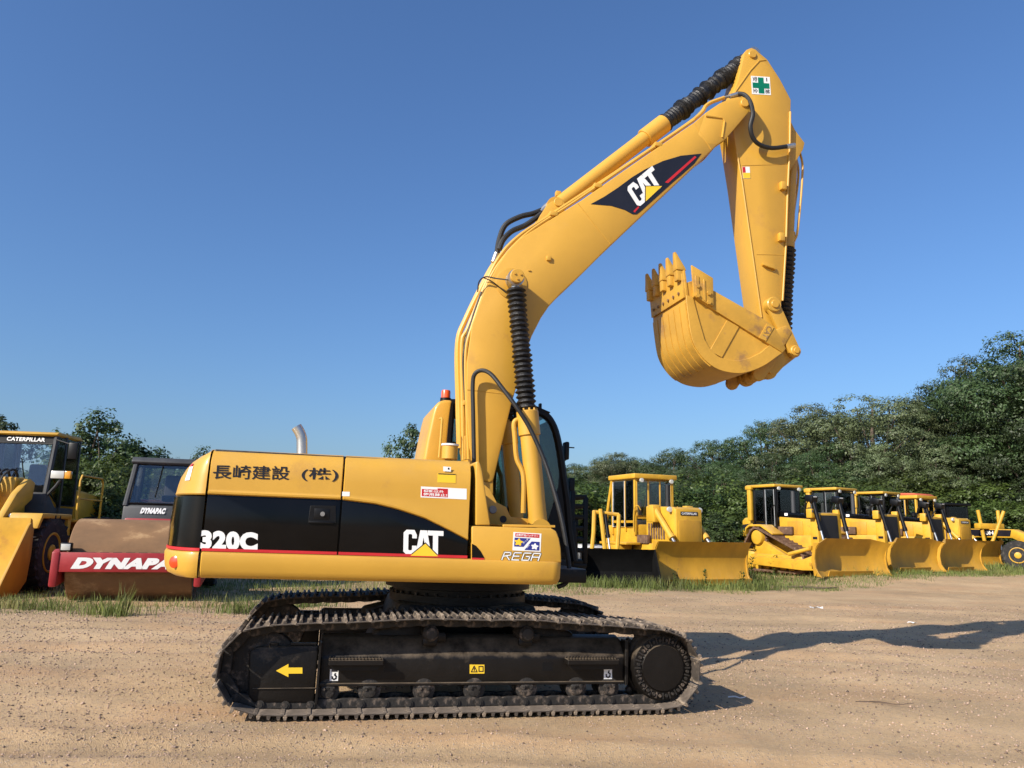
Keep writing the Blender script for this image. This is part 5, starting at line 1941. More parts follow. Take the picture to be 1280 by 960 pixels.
# ---- parked car, mostly behind the excavator cab
t = thing('parked_car', 'dark car with white bonnet parked by the bushes behind the excavator cab', 'car', place(2.35, 31.5), R(-60))
bodyp = [(-2.1, .35), (-2.15, .75), (-2.0, .95), (-1.2, 1.0), (-.7, 1.42), (.35, 1.44), (.95, 1.02), (1.9, .88), (2.1, .65), (2.1, .35)]
G().prism(bodyp, -.84, .84, bevel=.09, seg=3).done('body', 'grey_dark', t)
G().prism([(1.0, 1.025), (1.9, .90), (1.95, .93), (1.02, 1.05)], -.7, .7, bevel=.01).done('bonnet', 'tarp_white', t)
for s_ in (-1, 1):
    G().prism([(-1.1, 1.03), (.8, 1.05), (.32, 1.38), (-.68, 1.36)], s_ * .845, s_ * .851).done('window_pane', 'glass_dark', t)
    for x in (-1.3, 1.3):
        wheel('wheel', t, (x, s_ * .75, .32), .32, .2, 'steel_dull', 14, s_)
    G().box((2.08, s_ * .6, .68), (.06, .3, .14), bevel=.03).done('headlight', 'lamp_glass', t)
G().loft([[(.38, -.68, 1.42), (.38, .68, 1.42)], [(.97, -.74, 1.045), (.97, .74, 1.045)]]).done('windscreen', 'glass_dark', t)

# ---- motor grader at the end of the row
t = thing('motor_grader', 'yellow motor grader with 140H on its black beam and tall lift cylinders', 'grader', place(24.2, 40.6), R(-76))
Y = 'machine_yellow'
g = G()
g.prism([(-1.9, 1.95), (2.5, 1.90), (3.4, 1.55), (3.9, 1.0), (3.7, .70), (3.3, 1.1), (2.4, 1.48), (-1.9, 1.5)], -.19, .19, bevel=.03)
fr_ = g.done('main_beam', Y, t)
for s_ in (-1, 1):
    G().prism([(-1.2, 1.90), (2.4, 1.86), (2.3, 1.56), (-1.2, 1.56)], s_ * .192, s_ * .2).done('black_band', 'decal_black', fr_)
text('140H', 'decal_white', fr_, (.55, -.2035, 1.62), (1.35, -.2035, 1.62), (.55, -.2035, 1.82), bold=.03)
for s_ in (-1, 1):
    fw_ = wheel('front_wheel', t, (0, 0, 0), .68, .38, Y, 18, s_)
    fw_.location = (3.35, s_ * .95, .68)
    fw_.rotation_euler = (0, 0, R(40))
    for x in (-2.6, -4.1):
        wheel('rear_wheel', t, (x, s_ * .95, .66), .66, .40, Y, 18, s_)
G().box((3.35, 0, .7), (.24, 1.6, .24), bevel=.04).done('front_axle', Y, t)
G().box((-3.3, 0, .9), (2.8, 1.3, .6), bevel=.05).done('rear_frame', Y, t)
G().prism([(-4.6, 1.2), (-2.5, 1.2), (-2.5, 2.05), (-4.5, 1.9)], -.55, .55, bevel=.06, seg=3).done('engine_hood', Y, t)
g = G()
for x, y in ((-1.0, -.62), (-1.0, .62), (-2.3, -.7), (-2.3, .7)):
    g.box((x, y, 2.3), (.08, .08, 1.7), bevel=.01)
g.box((-1.65, 0, 1.5), (1.3, 1.3, .3), bevel=.03)
g.box((-1.65, 0, 3.2), (1.6, 1.6, .14), bevel=.04)
cb_ = g.done('cab', 'cab_black', t)
frame_window(cb_, (-.96, -.58, 1.7), (-.96, .58, 1.7), (-.96, .58, 3.08), (-.96, -.58, 3.08), 'glass_dark')
for s_ in (-1, 1):
    frame_window(cb_, (-2.2, s_ * .68, 1.7), (-1.05, s_ * .64, 1.7), (-1.05, s_ * .64, 3.08), (-2.2, s_ * .68, 3.08), 'glass_dark')
    cyl_pair(t, (.95, s_ * .62, 2.85), (1.1, s_ * .45, .75), .085, .78, Y)
cyl_pair(t, (1.75, .15, 2.8), (1.35, -.6, .75), .085, .78, Y, 'shift_cylinder')
G().box((.95, 0, 2.05), (.4, 1.5, .28), bevel=.04).done('cylinder_saddle', Y, t)
g = G()
g.lathe([(.55, 0), (.72, 0), (.72, .12), (.55, .12)], (.6, 0, .55), (0, 0, 1), 32)
g.done('blade_circle', Y, t)
blade(t, .75, 3.6, .6, 0, zb=.05)

# ---- wheel loader at the other end of the yard
t = thing('wheel_loader', 'large yellow wheel loader with bucket on the grass and CATERPILLAR across its windscreen', 'wheel loader', place(-10.72, 16.15), R(-82))
for s_ in (-1, 1):
    wheel('front_wheel', t, (0, s_ * 1.04, .76), .76, .54, 'machine_yellow', 20, s_)
    wheel('rear_wheel', t, (-3.0, s_ * 1.04, .76), .76, .54, 'machine_yellow', 20, s_)
    g = G()
    g.prism([(-.75, 1.45), (.62, 1.45), (.75, 1.25), (.85, 1.25), (.68, 1.55), (-.75, 1.55)], s_ * .70, s_ * 1.30, bevel=.02)
    g.prism([(-.78, .5), (-.62, .5), (-.62, 1.55), (-.78, 1.55)], s_ * .78, s_ * 1.28, bevel=.02)
    g.done('fender', Y, t)
    g = G()
    g.prism([(-.55, 2.2), (-.3, 2.28), (.2, 1.95), (1.05, 1.0), (1.25, .62), (1.08, .48), (.8, .75), (.05, 1.55), (-.5, 1.85)], s_ * .42, s_ * .55, bevel=.02)
    g.done('lift_arm', Y, t)
    cyl_pair(t, (-.5, s_ * .62, 1.0), (.5, s_ * .62, 1.5), .07, .6, Y)
g = G()
g.box((-.1, 0, 1.0), (1.2, .9, .9), bevel=.05)
g.prism([(-.7, 1.4), (.05, 1.4), (-.1, 2.3), (-.6, 2.3)], -.36, .36, bevel=.04)
g.done('front_frame', Y, t)
g = G()
bar2(g, (.15, 2.02), (.75, 1.25), .12, .10, -.10, .10)
bar2(g, (.75, 1.25), (1.05, .95), .08, .07, -.07, .07)
g.done('tilt_lever', Y, t)
cyl_pair(t, (-.5, 0, 1.75), (.2, 0, 2.05), .075, .65, Y, 'tilt_cylinder')
g = G()
for k in range(5):
    y = -.3 + k * .15
    g.tube([(-.35, y, 2.2), (-.1, y, 2.45), (.1, y * .6, 2.3), (.2, y * .5, 1.95)], .025, 6, smooth=4)
kind(g.done('hydraulic_hose', 'rubber', t), 'stuff')
# bucket: back plate, floor, side plates
g = G()
sec = [(1.05, 1.42), (1.13, 1.45), (1.13, 1.15), (1.08, .75), (1.16, .30), (1.40, .10), (2.10, .05), (2.10, .02), (1.35, .03), (1.05, .25), (.98, .75), (1.0, 1.3)]
g.loft([[(x, y, z) for x, z in sec] for y in np.linspace(-1.28, 1.28, 7)], close=True, cap=True)
bq = g.done('bucket', Y, t, ang=40)
for s_ in (-1, 1):
    G().prism([(1.0, 1.25), (1.14, 1.36), (1.22, 1.30), (2.10, .12), (2.10, .02), (1.35, .02), (1.03, .25), (.97, .75)], s_ * 1.26, s_ * 1.305, bevel=.006).done('side_plate', 'blade_yellow', bq)
G().box((2.06, 0, .055), (.2, 2.58, .03), bevel=.004).done('cutting_edge', 'blade_yellow', bq)
# cab
g = G()
PO = [(-.88, -.62, 1.75), (-.88, .62, 1.75), (-1.12, -.62, 3.30), (-1.12, .62, 3.30), (-2.3, -.66, 1.75), (-2.3, .66, 1.75), (-2.25, -.66, 3.30), (-2.25, .66, 3.30)]
for a, b in ((0, 2), (1, 3), (4, 6), (5, 7)):
    g.tube([PO[a], PO[b]], .055, 8)
for s_ in (-1, 1):
    g.tube([(-1.55, s_ * .66, 1.4), (-1.50, s_ * .66, 3.30)], .045, 8)
g.prism([(-2.4, 1.35), (-.75, 1.35), (-.86, 1.85), (-.88, 2.02), (-.95, 2.02), (-1.4, 1.7), (-2.4, 1.7)], -.66, .66, bevel=.03)
cb_ = g.done('cab', 'grey_dark', t)
G().prism([(-2.40, 3.30), (-1.04, 3.28), (-1.0, 3.32), (-1.1, 3.37), (-2.3, 3.39), (-2.42, 3.34)], -.68, .68, bevel=.02, seg=3).done('cab_roof', Y, cb_)
frame_window(cb_, (-.91, -.58, 2.0), (-.91, .58, 2.0), (-1.07, .58, 3.10), (-1.07, -.58, 3.10), 'glass_dark', w=.06)
vis = G().loft([[(-1.072, -.62, 3.10), (-1.072, .62, 3.10)], [(-1.10, .62, 3.27), (-1.10, -.62, 3.27)][::-1]]).done('sun_visor', 'cab_black', cb_)
text('CATERPILLAR', 'decal_white', cb_, (-1.066, -.40, 3.145), (-1.066, .40, 3.145), (-1.082, -.40, 3.235), bold=.03)
for s_ in (-1, 1):
    frame_window(cb_, (-1.50, s_ * .68, 1.72), (-.93, s_ * .66, 2.05), (-1.14, s_ * .66, 3.26), (-1.48, s_ * .68, 3.26), 'glass_dark')
    frame_window(cb_, (-2.25, s_ * .69, 1.75), (-1.58, s_ * .68, 1.75), (-1.55, s_ * .68, 3.26), (-2.22, s_ * .69, 3.26), 'glass_dark')
    # lamp, mirror
    g = G()
    g.tube([(-.95, s_ * .64, 1.95), (-.75, s_ * .88, 2.15), (-.72, s_ * .98, 2.30)], .035, 8)
    lb_ = g.done('lamp_arm', 'grey_dark', cb_)
    G().box((-.70, s_ * .92, 2.40), (.10, .28, .17), bevel=.02).done('headlamp', 'lamp_glass', lb_)
    G().box((-.70, s_ * 1.13, 2.40), (.10, .13, .17), bevel=.02).done('turn_lamp', 'lamp_amber', lb_)
    g = G()
    g.tube([(-1.0, s_ * .66, 3.2), (-.95, s_ * 1.0, 3.1)], .02, 6)
    g.box((-.95, s_ * 1.06, 2.95), (.06, .20, .38), bevel=.03)
    g.done('mirror', 'cab_black', cb_)
g = G()
g.tube([(-.90, -.2, 2.05), (-.95, -.05, 2.55)], .015, 6)
g.tube([(-.90, .2, 2.05), (-1.0, -.0, 2.75)], .012, 6)
g.done('wiper', 'cab_black', cb_)
g = G()
g.box((-1.8, 0, 1.95), (.5, .5, .16), bevel=.04)
g.box((-2.0, 0, 2.35), (.14, .5, .7), bevel=.05)
g.done('seat', 'seat_fabric', cb_)
G().prism([(-4.6, 1.2), (-2.45, 1.2), (-2.45, 2.15), (-4.5, 2.0)], -.75, .75, bevel=.08, seg=3).done('engine_hood', Y, t)
G().box((-2.6, 0, 1.0), (3.6, .9, .7), bevel=.05).done('rear_frame', Y, t)
g = G()
g.box((-1.75, 1.02, 1.42), (1.7, .55, .07), bevel=.01)
g.box((-1.75, -1.02, 1.42), (1.7, .55, .07), bevel=.01)
g.box((-1.75, 0, 1.38), (1.6, 2.0, .05))
pf = g.done('platform', Y, t)
for s_ in (-1, 1):
    g = G()
    g.tube([(-1.05, s_ * 1.26, 1.45), (-1.05, s_ * 1.26, 2.3), (-1.12, s_ * 1.26, 2.42), (-2.3, s_ * 1.26, 2.42), (-2.4, s_ * 1.26, 2.3), (-2.4, s_ * 1.26, 1.45)], .025, 8)
    g.tube([(-1.05, s_ * 1.26, 1.9), (-2.4, s_ * 1.26, 1.9)], .02, 8)
    g.done('hand_rail', Y, pf)

# ---- vibratory roller
t = thing('road_roller', 'road roller with rusty smooth drum and red frame reading DYNAPAC', 'roller', place(-7.08, 15.1), R(-74))
G().lathe([(.70, -1.06), (.735, -1.065), (.75, -1.05), (.75, 1.05), (.735, 1.065), (.70, 1.06), (.69, 1.0), (.05, .98)][::1], (0, 0, .745), (0, 1, 0), 64).done('drum', 'rust', t)
g = G()
g.prism([(.78, .56), (.92, .56), (.92, .90), (.78, .90)], -1.20, 1.20, bevel=.012)
fb = g.done('front_beam', 'red_paint', t)
for k in range(9):
    G().box((.85, -.85 + k * .212, .902), (.07, .14, .006)).done('beam_slot', 'rubber', fb)
for s_ in (-1, 1):
    g = G()
    g.prism([(-1.0, .50), (.94, .30), (.94, .91), (.80, .95), (-1.0, .95)], s_ * 1.12, s_ * 1.25, bevel=.03)
    g.done('side_frame', 'red_paint', t)
text('DYNAPAC', 'decal_white', fb, (.9245, -.93, .615), (.9245, .98, .615), (.9245, -.83, .815), bold=.085)
for s_ in (-1, 1):
    g = G()
    g.box((.84, s_ * 1.05, .99), (.12, .19, .15), bevel=.02)
    hl = g.done('headlamp', 'cab_black', t)
    G().box((.905, s_ * 1.05, .99), (.012, .15, .11), bevel=.01).done('lamp_lens', 'lamp_glass', hl)
g = G()
g.prism([(-1.0, .55), (-1.6, .55), (-1.6, 1.05), (-1.0, 1.0)], -1.2, 1.2, bevel=.03)
g.box((-2.0, 0, .85), (1.0, .8, .5), bevel=.04)
g.done('rear_beam', 'red_paint', t)
G().box((-3.6, 0, 1.15), (2.6, 1.5, .8), bevel=.06).done('chassis', 'red_paint', t)
G().prism([(-5.0, 1.3), (-3.6, 1.3), (-3.6, 2.0), (-4.9, 1.8)], -.72, .72, bevel=.06).done('engine_hood', 'red_paint', t)
for s_ in (-1, 1):
    wheel('wheel', t, (-3.6, s_ * .92, .70), .70, .5, 'red_paint', 18, s_)
g = G()
cp = [(-2.35, 1.15), (-2.42, 1.75), (-2.60, 2.82), (-3.55, 2.82), (-3.6, 1.15)]
g.prism([(-2.28, 1.15), (-2.36, 1.80), (-2.46, 1.86), (-3.6, 1.86), (-3.6, 1.15)], -.80, .80, bevel=.04)
for s_ in (-1, 1):
    g.tube([(-2.40, s_ * .76, 1.8), (-2.62, s_ * .66, 2.78)], .06, 8)
    g.tube([(-3.55, s_ * .76, 1.8), (-3.50, s_ * .68, 2.78)], .06, 8)
cb_ = g.done('cab', 'grey_dark', t)
G().prism([(-3.68, 2.76), (-2.55, 2.74), (-2.50, 2.80), (-2.62, 2.90), (-3.6, 2.92)], -.76, .76, bevel=.03, seg=3).done('cab_roof', 'grey_dark', cb_)
frame_window(cb_, (-2.40, -.70, 1.86), (-2.40, .70, 1.86), (-2.60, .62, 2.74), (-2.60, -.62, 2.74), 'glass_dark', w=.05)
frame_window(cb_, (-3.56, -.68, 1.9), (-3.56, .68, 1.9), (-3.54, .62, 2.74), (-3.54, -.62, 2.74), 'glass_dark')
for s_ in (-1, 1):
    frame_window(cb_, (-3.5, s_ * .80, 1.86), (-2.45, s_ * .80, 1.86), (-2.62, s_ * .70, 2.74), (-3.48, s_ * .70, 2.74), 'glass_dark')
text('DYNAPAC', 'decal_white', cb_, (-2.318, -.44, 1.64), (-2.318, .06, 1.64), (-2.338, -.41, 1.77), bold=.08)
g = G()
g.tube([(-2.56, -.1, 2.72), (-2.43, -.18, 2.0)], .014, 6)
g.done('wiper', 'cab_black', cb_)
g = G()
g.box((-3.1, .1, 2.0), (.4, .45, .14), bevel=.04)
g.box((-3.3, .1, 2.3), (.12, .45, .5), bevel=.05)
g.done('seat', 'seat_fabric', cb_)


# ================================================================== TREES AND PLANTS
mat('bark', (0.10, 0.075, 0.055), rough=0.9, var=0.3, scale=8, bump=0.6, bscale=20, stretch=(1, 1, 0.2))
mat('leaf_dark', (0.050, 0.082, 0.026), rough=0.5, var=0.25, scale=0.6, trans=0.25, island=0.30)
mat('leaf_pale', (0.115, 0.145, 0.062), rough=0.5, var=0.25, scale=0.6, trans=0.25, island=0.32)
mat('leaf_mid', (0.055, 0.088, 0.024), rough=0.5, var=0.28, scale=0.8, trans=0.3, island=0.35)
mat('leaf_bright', (0.085, 0.13, 0.026), rough=0.5, var=0.28, scale=0.8, trans=0.3, island=0.35)
mat('grass_green', (0.15, 0.185, 0.042), rough=0.6, var=0.3, scale=0.35, trans=0.3, island=0.4, col2=(0.30, 0.25, 0.10), mix2=0.35, scale2=0.5)


def raw_mesh(name, V, F, m):
    """V (n,3), F (k, c) uniform polygon size"""
    me = bpy.data.meshes.new(name)
    me.vertices.add(len(V))
    me.vertices.foreach_set('co', np.ascontiguousarray(V, dtype=np.float32).ravel())
    c_ = F.shape[1]
    me.loops.add(F.size)
    me.loops.foreach_set('vertex_index', np.ascontiguousarray(F, dtype=np.int32).ravel())
    me.polygons.add(len(F))
    me.polygons.foreach_set('loop_start', (np.arange(len(F)) * c_).astype(np.int32))
    me.update()
    me.validate()
    me.materials.append(MATS[m])
    return me


def unit(v):
    return v / (np.linalg.norm(v, axis=-1, keepdims=True) + 1e-9)


def crown_mesh(name, lobes, clumps, per, leaf, m, seed, flat=0.55, clump_r=0.42):
    """leaves in sprays over the shells of the lobes (x, y, z, rx, ry, rz)"""
    r = np.random.default_rng(seed)
    lb = np.array(lobes, float)
    wgt = lb[:, 3] * lb[:, 4]
    wgt /= wgt.sum()
    li = r.choice(len(lb), clumps, p=wgt)
    d = unit(r.normal(size=(clumps, 3)) + np.array([0, 0, .25]))
    rad = np.where(r.random(clumps) < .78, r.uniform(.82, 1.06, clumps), r.uniform(.35, .8, clumps))
    c_ = lb[li, :3] + d * lb[li, 3:] * rad[:, None]
    cr = clump_r * r.uniform(.6, 1.35, clumps)
    n = clumps * per
    ci = np.repeat(np.arange(clumps), per)
    off = unit(r.normal(size=(n, 3))) * (r.random(n) ** .45)[:, None] * cr[ci][:, None]
    off[:, 2] *= flat
    p = c_[ci] + off
    cd = unit(off * np.array([1, 1, 1.6]) + 1e-6)
    nrm = unit(d[ci] * .75 + cd * .55 + r.normal(size=(n, 3)) * .30 + np.array([0, 0, .45]))
    a = unit(np.cross(nrm, r.normal(size=(n, 3))))
    b = np.cross(nrm, a)
    s = leaf * r.uniform(.55, 1.35, n)[:, None]
    V = np.stack([p - a * s, p + b * s * .5 + nrm * s * .1, p + a * s, p - b * s * .5 + nrm * s * .1], 1).reshape(-1, 3)
    F = np.arange(n * 4).reshape(-1, 4)
    return raw_mesh(name, V, F, m)


def trunk_mesh(lobes, h0, r0, seed, base=(0, 0)):
    rr = random.Random(seed)
    g_ = G()
    top = max(l[2] for l in lobes)
    P = [(base[0] + rr.uniform(-.15, .15) * k, base[1] + rr.uniform(-.15, .15) * k, h0 + (top - h0) * k / 4) for k in range(5)]
    P[0] = (base[0], base[1], -.3)
    g_.tube(P, [r0 * 1.25, r0, r0 * .75, r0 * .5, r0 * .2], 9)
    for l in lobes:
        k = rr.choice((1, 2))
        s = Vector(P[k])
        e = Vector(l[:3])
        mid = s.lerp(e, .5) + Vector((rr.uniform(-.2, .2), rr.uniform(-.2, .2), rr.uniform(.0, .4)))
        g_.tube([s, mid, e], [r0 * .45, r0 * .3, r0 * .1], 7, smooth=3)
    me = g_.mesh('trunk')
    me.materials.append(MATS['bark'])
    return me


def tree_proto(kind_, seed):
    r = random.Random(seed)
    lobes = []
    if kind_ == 'broad':       # nominal height 10: pads of foliage over a dome
        for ring, (th, cnt) in enumerate(((12, 2), (38, 6), (62, 9), (84, 11))):
            for k in range(cnt):
                a = 2 * math.pi * (k + .5 * ring) / cnt + r.uniform(-.25, .25)
                t_ = R(th + r.uniform(-7, 7))
                rad = 4.0 * math.sin(t_) * r.uniform(.88, 1.12)
                lobes.append((rad * math.cos(a), rad * math.sin(a), 3.6 + 5.4 * math.cos(t_) * r.uniform(.92, 1.06), r.uniform(1.15, 1.75), r.uniform(1.15, 1.75), r.uniform(.5, .85)))
        for k in range(6):
            a = r.uniform(0, 6.28)
            lobes.append((3.3 * math.cos(a), 3.3 * math.sin(a), r.uniform(1.8, 2.8), 1.4, 1.4, .8))
        lobes.append((0, 0, 5.0, 2.9, 2.9, 2.4))
        lobes.append((0, 0, 7.2, 2.0, 2.0, 1.2))
        for k in range(5):
            a = 1.26 * k
            lobes.append((2.4 * math.cos(a), 2.4 * math.sin(a), 3.6, 1.9, 1.9, 1.6))
        m = 'leaf_dark' if seed % 2 else 'leaf_pale'
        return crown_mesh('crown', lobes, 1750, 46, .068, m, seed, .5, .44), trunk_mesh(lobes, 0, .26, seed)
    if kind_ == 'shrub':       # nominal height 3.2
        for k in range(8):
            a = 2 * math.pi * k / 8 + r.uniform(-.3, .3)
            lobes.append((1.15 * math.cos(a) * r.uniform(.5, 1.2), 1.15 * math.sin(a) * r.uniform(.5, 1.2), r.uniform(.7, 2.3), r.uniform(.7, 1.0), r.uniform(.7, 1.0), r.uniform(.6, .95)))
        lobes.append((0, 0, 2.5, .7, .7, .6))
        return crown_mesh('crown', lobes, 460, 38, .052, 'leaf_bright' if seed % 2 else 'leaf_mid', seed, .7, .24), trunk_mesh(lobes, 0, .07, seed)
    # 'yard' tree: nominal height 5
    for k in range(7):
        a = 2 * math.pi * k / 7 + r.uniform(-.3, .3)
        lobes.append((r.uniform(.6, 1.25) * math.cos(a), r.uniform(.6, 1.25) * math.sin(a), r.uniform(2.0, 4.0), r.uniform(.6, .85), r.uniform(.6, .85), r.uniform(.5, .8)))
    lobes.append((.2, 0, 4.35, .55, .55, .5))
    lobes.append((-.7, .2, 3.9, .45, .45, .5))
    return crown_mesh('crown', lobes, 420, 28, .066, 'leaf_dark', seed, .75, .24), trunk_mesh(lobes, 0, .10, seed)


protos = {'broad': [tree_proto('broad', s) for s in (1, 2, 3, 4)], 'shrub': [tree_proto('shrub', s) for s in (5, 6, 7)], 'yard': [tree_proto('yard', s) for s in (8, 9)]}
NOM = {'broad': 9.9, 'shrub': 3.2, 'yard': 5.0}


def tree(kind_, x, y, top, label, group, name, k=None, wide=1.0):
    cr, tk = protos[kind_][(k if k is not None else rng.randrange(9)) % len(protos[kind_])]
    z = groundz(x, y)
    s = (top - z) / NOM[kind_]
    t_ = thing(name, label, 'tree' if kind_ != 'shrub' else 'bush', (x, y, z), rng.uniform(0, 6.28), group, (s * wide, s * wide, s))
    link('trunk', tk, t_)
    link('crown', cr, t_)
    return t_


WOOD = [(33.71, 50.0, 15.33, 0, 0.95), (33.75, 56.0, 14.69, 2, 0.75), (35.56, 47.0, 14.27, 2, 1.0), (30.28, 56.0, 12.36, 3, 0.8), (25.01, 53.0, 11.87, 1, 1.0), (23.2, 58.0, 11.96, 3, 0.9), (20.59, 62.0, 10.67, 2, 0.9), (18.1, 68.0, 9.89, 0, 0.95), (15.96, 74.0, 9.47, 2, 0.9), (32.11, 46.0, 9.68, 2, 0.9), (30.85, 50.0, 9.51, 0, 0.9), (26.77, 49.0, 7.98, 1, 0.8), (24.05, 50.0, 7.88, 3, 0.8), (20.87, 51.0, 7.51, 2, 0.9), (18.4, 54.0, 7.22, 0, 0.9), (16.11, 58.0, 6.85, 2, 0.9), (13.98, 62.0, 6.76, 0, 0.9)]
THICKET = [(3.63, 35.95, 3.8, 0, 1.25), (4.52, 37.42, 3.83, 1, 1.25), (4.84, 35.05, 3.48, 2, 1.25), (5.64, 35.94, 3.38, 3, 1.25), (6.83, 38.35, 4.1, 4, 1.25), (7.14, 35.6, 3.76, 5, 1.25), (8.35, 37.09, 3.76, 6, 1.25), (8.74, 35.26, 3.65, 7, 1.25), (9.8, 36.21, 4.49, 8, 1.25), (10.87, 36.89, 3.83, 9, 1.25), (13.61, 42.64, 3.97, 10, 1.25), (14.59, 42.9, 4.59, 11, 1.25), (15.78, 43.14, 5.07, 12, 1.25), (15.74, 41.15, 3.88, 13, 1.25), (17.13, 42.38, 4.79, 14, 1.25), (17.72, 41.66, 4.69, 15, 1.25), (18.87, 42.25, 4.08, 16, 1.25), (22.92, 48.82, 4.58, 17, 1.25), (23.93, 48.18, 5.53, 18, 1.25), (25.43, 48.91, 4.57, 19, 1.25), (26.24, 48.28, 5.52, 20, 1.25), (27.21, 47.93, 5.41, 21, 1.25), (28.36, 48.63, 4.49, 22, 1.25), (29.2, 48.5, 5.31, 23, 1.25), (29.24, 47.23, 4.74, 24, 1.25), (30.03, 46.61, 4.93, 25, 1.25), (31.98, 48.3, 5.47, 26, 1.25), (33.61, 48.95, 5.3, 27, 1.25), (33.75, 47.27, 5.78, 28, 1.25), (3.68, 33.06, 2.92, 29, 1.35), (4.67, 33.82, 2.69, 30, 1.35), (5.49, 33.31, 3.08, 31, 1.35), (6.66, 34.74, 2.97, 32, 1.35), (7.62, 34.92, 2.58, 33, 1.35), (8.28, 33.76, 2.86, 34, 1.35), (9.26, 34.04, 2.77, 35, 1.35), (11.77, 39.39, 3.06, 36, 1.35), (12.83, 39.43, 2.78, 37, 1.35), (13.84, 39.26, 3.2, 38, 1.35), (15.02, 39.58, 3.4, 39, 1.35), (15.8, 38.95, 2.8, 40, 1.35), (17.01, 39.28, 3.18, 41, 1.35), (17.71, 38.52, 3.27, 42, 1.35), (22.21, 45.58, 3.99, 43, 1.35), (23.42, 45.62, 3.45, 44, 1.35), (24.34, 45.06, 3.45, 45, 1.35), (25.78, 45.47, 3.45, 46, 1.35), (26.93, 45.35, 3.44, 47, 1.35), (28.45, 45.74, 4.13, 48, 1.35), (29.18, 45.06, 3.51, 49, 1.35), (31.04, 45.96, 3.98, 50, 1.35)]
RIDGE = [(10.41, 130.0, 12.98, 0, 1.1), (13.0, 125.0, 12.6, 1, 1.1), (12.38, 100.0, 11.04, 2, 1.0), (13.25, 95.0, 11.78, 3, 0.8), (16.6, 105.0, 11.81, 4, 1.0), (18.1, 100.0, 11.16, 5, 1.1), (18.39, 92.0, 10.81, 6, 1.1), (9.03, 140.0, 13.24, 7, 1.2), (6.13, 140.0, 12.89, 8, 1.2), (2.5, 140.0, 12.53, 9, 1.2), (12.24, 110.0, 9.92, 10, 1.2), (14.76, 100.0, 9.43, 11, 1.2), (9.62, 110.0, 9.63, 12, 1.2), (16.27, 90.0, 8.51, 13, 1.2)]
HEDGE = [(-11.87, 21.6, 3.16, 2, 0.85), (-11.62, 21.9, 3.49, 2, 0.85), (-10.95, 21.4, 3.36, 0, 0.85), (-11.05, 20.6, 2.56, 0, 0.85), (-10.48, 20.4, 2.56, 2, 0.85), (-10.53, 21.2, 2.94, 0, 0.85), (-13.02, 23.19, 2.97, 0, 1.0), (-12.4, 22.73, 3.03, 1, 1.0), (-12.03, 22.74, 3.05, 2, 1.0), (-11.56, 22.6, 2.87, 3, 1.0), (-11.67, 23.54, 3.08, 4, 1.0), (-11.11, 23.14, 3.28, 5, 1.0), (-10.44, 22.62, 2.81, 6, 1.0), (-10.54, 23.61, 3.21, 7, 1.0), (-12.55, 24.78, 3.44, 8, 1.1), (-12.13, 25.55, 3.42, 9, 1.1), (-11.1, 24.98, 3.56, 10, 1.1), (-10.63, 25.75, 3.52, 11, 1.1), (-17.47, 25.28, 3.1, 12, 1.15), (-16.29, 24.51, 3.2, 13, 1.15), (-16.12, 25.33, 3.02, 14, 1.15), (-14.85, 24.34, 3.07, 15, 1.15), (-14.49, 24.79, 3.28, 16, 1.15), (-12.5, 32.42, 3.56, 17, 1.3), (-10.67, 30.55, 3.06, 18, 1.3), (-10.22, 32.42, 3.55, 19, 1.3), (-9.06, 32.42, 3.33, 20, 1.3), (-7.44, 30.39, 3.42, 21, 1.3), (-6.79, 32.38, 3.61, 22, 1.3), (-5.42, 31.04, 3.56, 23, 1.3), (-4.35, 31.26, 3.5, 24, 1.3), (-3.41, 32.76, 3.63, 25, 1.3), (-2.07, 30.01, 3.62, 26, 1.3), (-1.09, 32.64, 3.31, 27, 1.3), (0.05, 31.3, 3.23, 28, 1.3), (1.21, 32.78, 3.36, 29, 1.3), (2.32, 32.24, 3.84, 30, 1.3), (0.1, 33.33, 2.9, 31, 1.25), (0.9, 32.58, 3.1, 32, 1.25), (1.7, 32.45, 3.22, 33, 1.25), (2.56, 33.18, 3.47, 34, 1.25), (3.43, 33.62, 3.36, 35, 1.25)]
W_ = 'trees of the wood beyond the machines'
LW = 'dark leafy tree of the tall wood beyond the row of bulldozers'
WOOD += [(44.5, 47.5, 15.0, 2, 1.0), (53.0, 44.0, 14.0, 0, 1.0), (61.0, 38.0, 13.0, 2, 1.0)]
HEDGE += [(-19.5, 25.5, 4.0, 0, 1.2), (-22.0, 25.0, 3.8, 1, 1.25), (-25.0, 24.5, 4.1, 2, 1.2), (-28.0, 23.5, 3.9, 0, 1.25), (-31.0, 22.5, 4.0, 1, 1.2)]
LP_ = 'pale grey green tree of the wood, behind the high sprocket bulldozers'
for i_, (x, y, top, k, wd) in enumerate(WOOD):
    lb_ = 'tallest dark tree of the wood, rising behind the motor grader' if i_ == 0 else (LP_ if k % 2 else LW)
    tree('broad', x, y, top, lb_, W_, 'broadleaf_tree', k, wd)
LS = 'leafy green bush of the thicket along the foot of the wood'
for x, y, top, k, wd in THICKET:
    tree('shrub', x, y, top, LS, 'bushes at the foot of the wood', 'bush', k, wd)
LF = 'far tree of the low wooded ridge seen past the excavator cab'
for x, y, top, k, wd in RIDGE:
    tree('broad', x, y, top, LF, 'trees of the far ridge', 'broadleaf_tree', k, wd)
tree('yard', -13.04, 24.50, 5.12, 'round dark leafy tree standing behind the road roller', None, 'broadleaf_tree', 0, 1.05)
tree('yard', -12.57, 26.00, 4.28, 'smaller dark tree with ragged top beside the round tree behind the road roller', None, 'broadleaf_tree', 1, 1.1)
tree('yard', -17.76, 27.00, 5.17, 'leafy tree whose top shows over the wheel loader roof', None, 'broadleaf_tree', 1, 0.9)
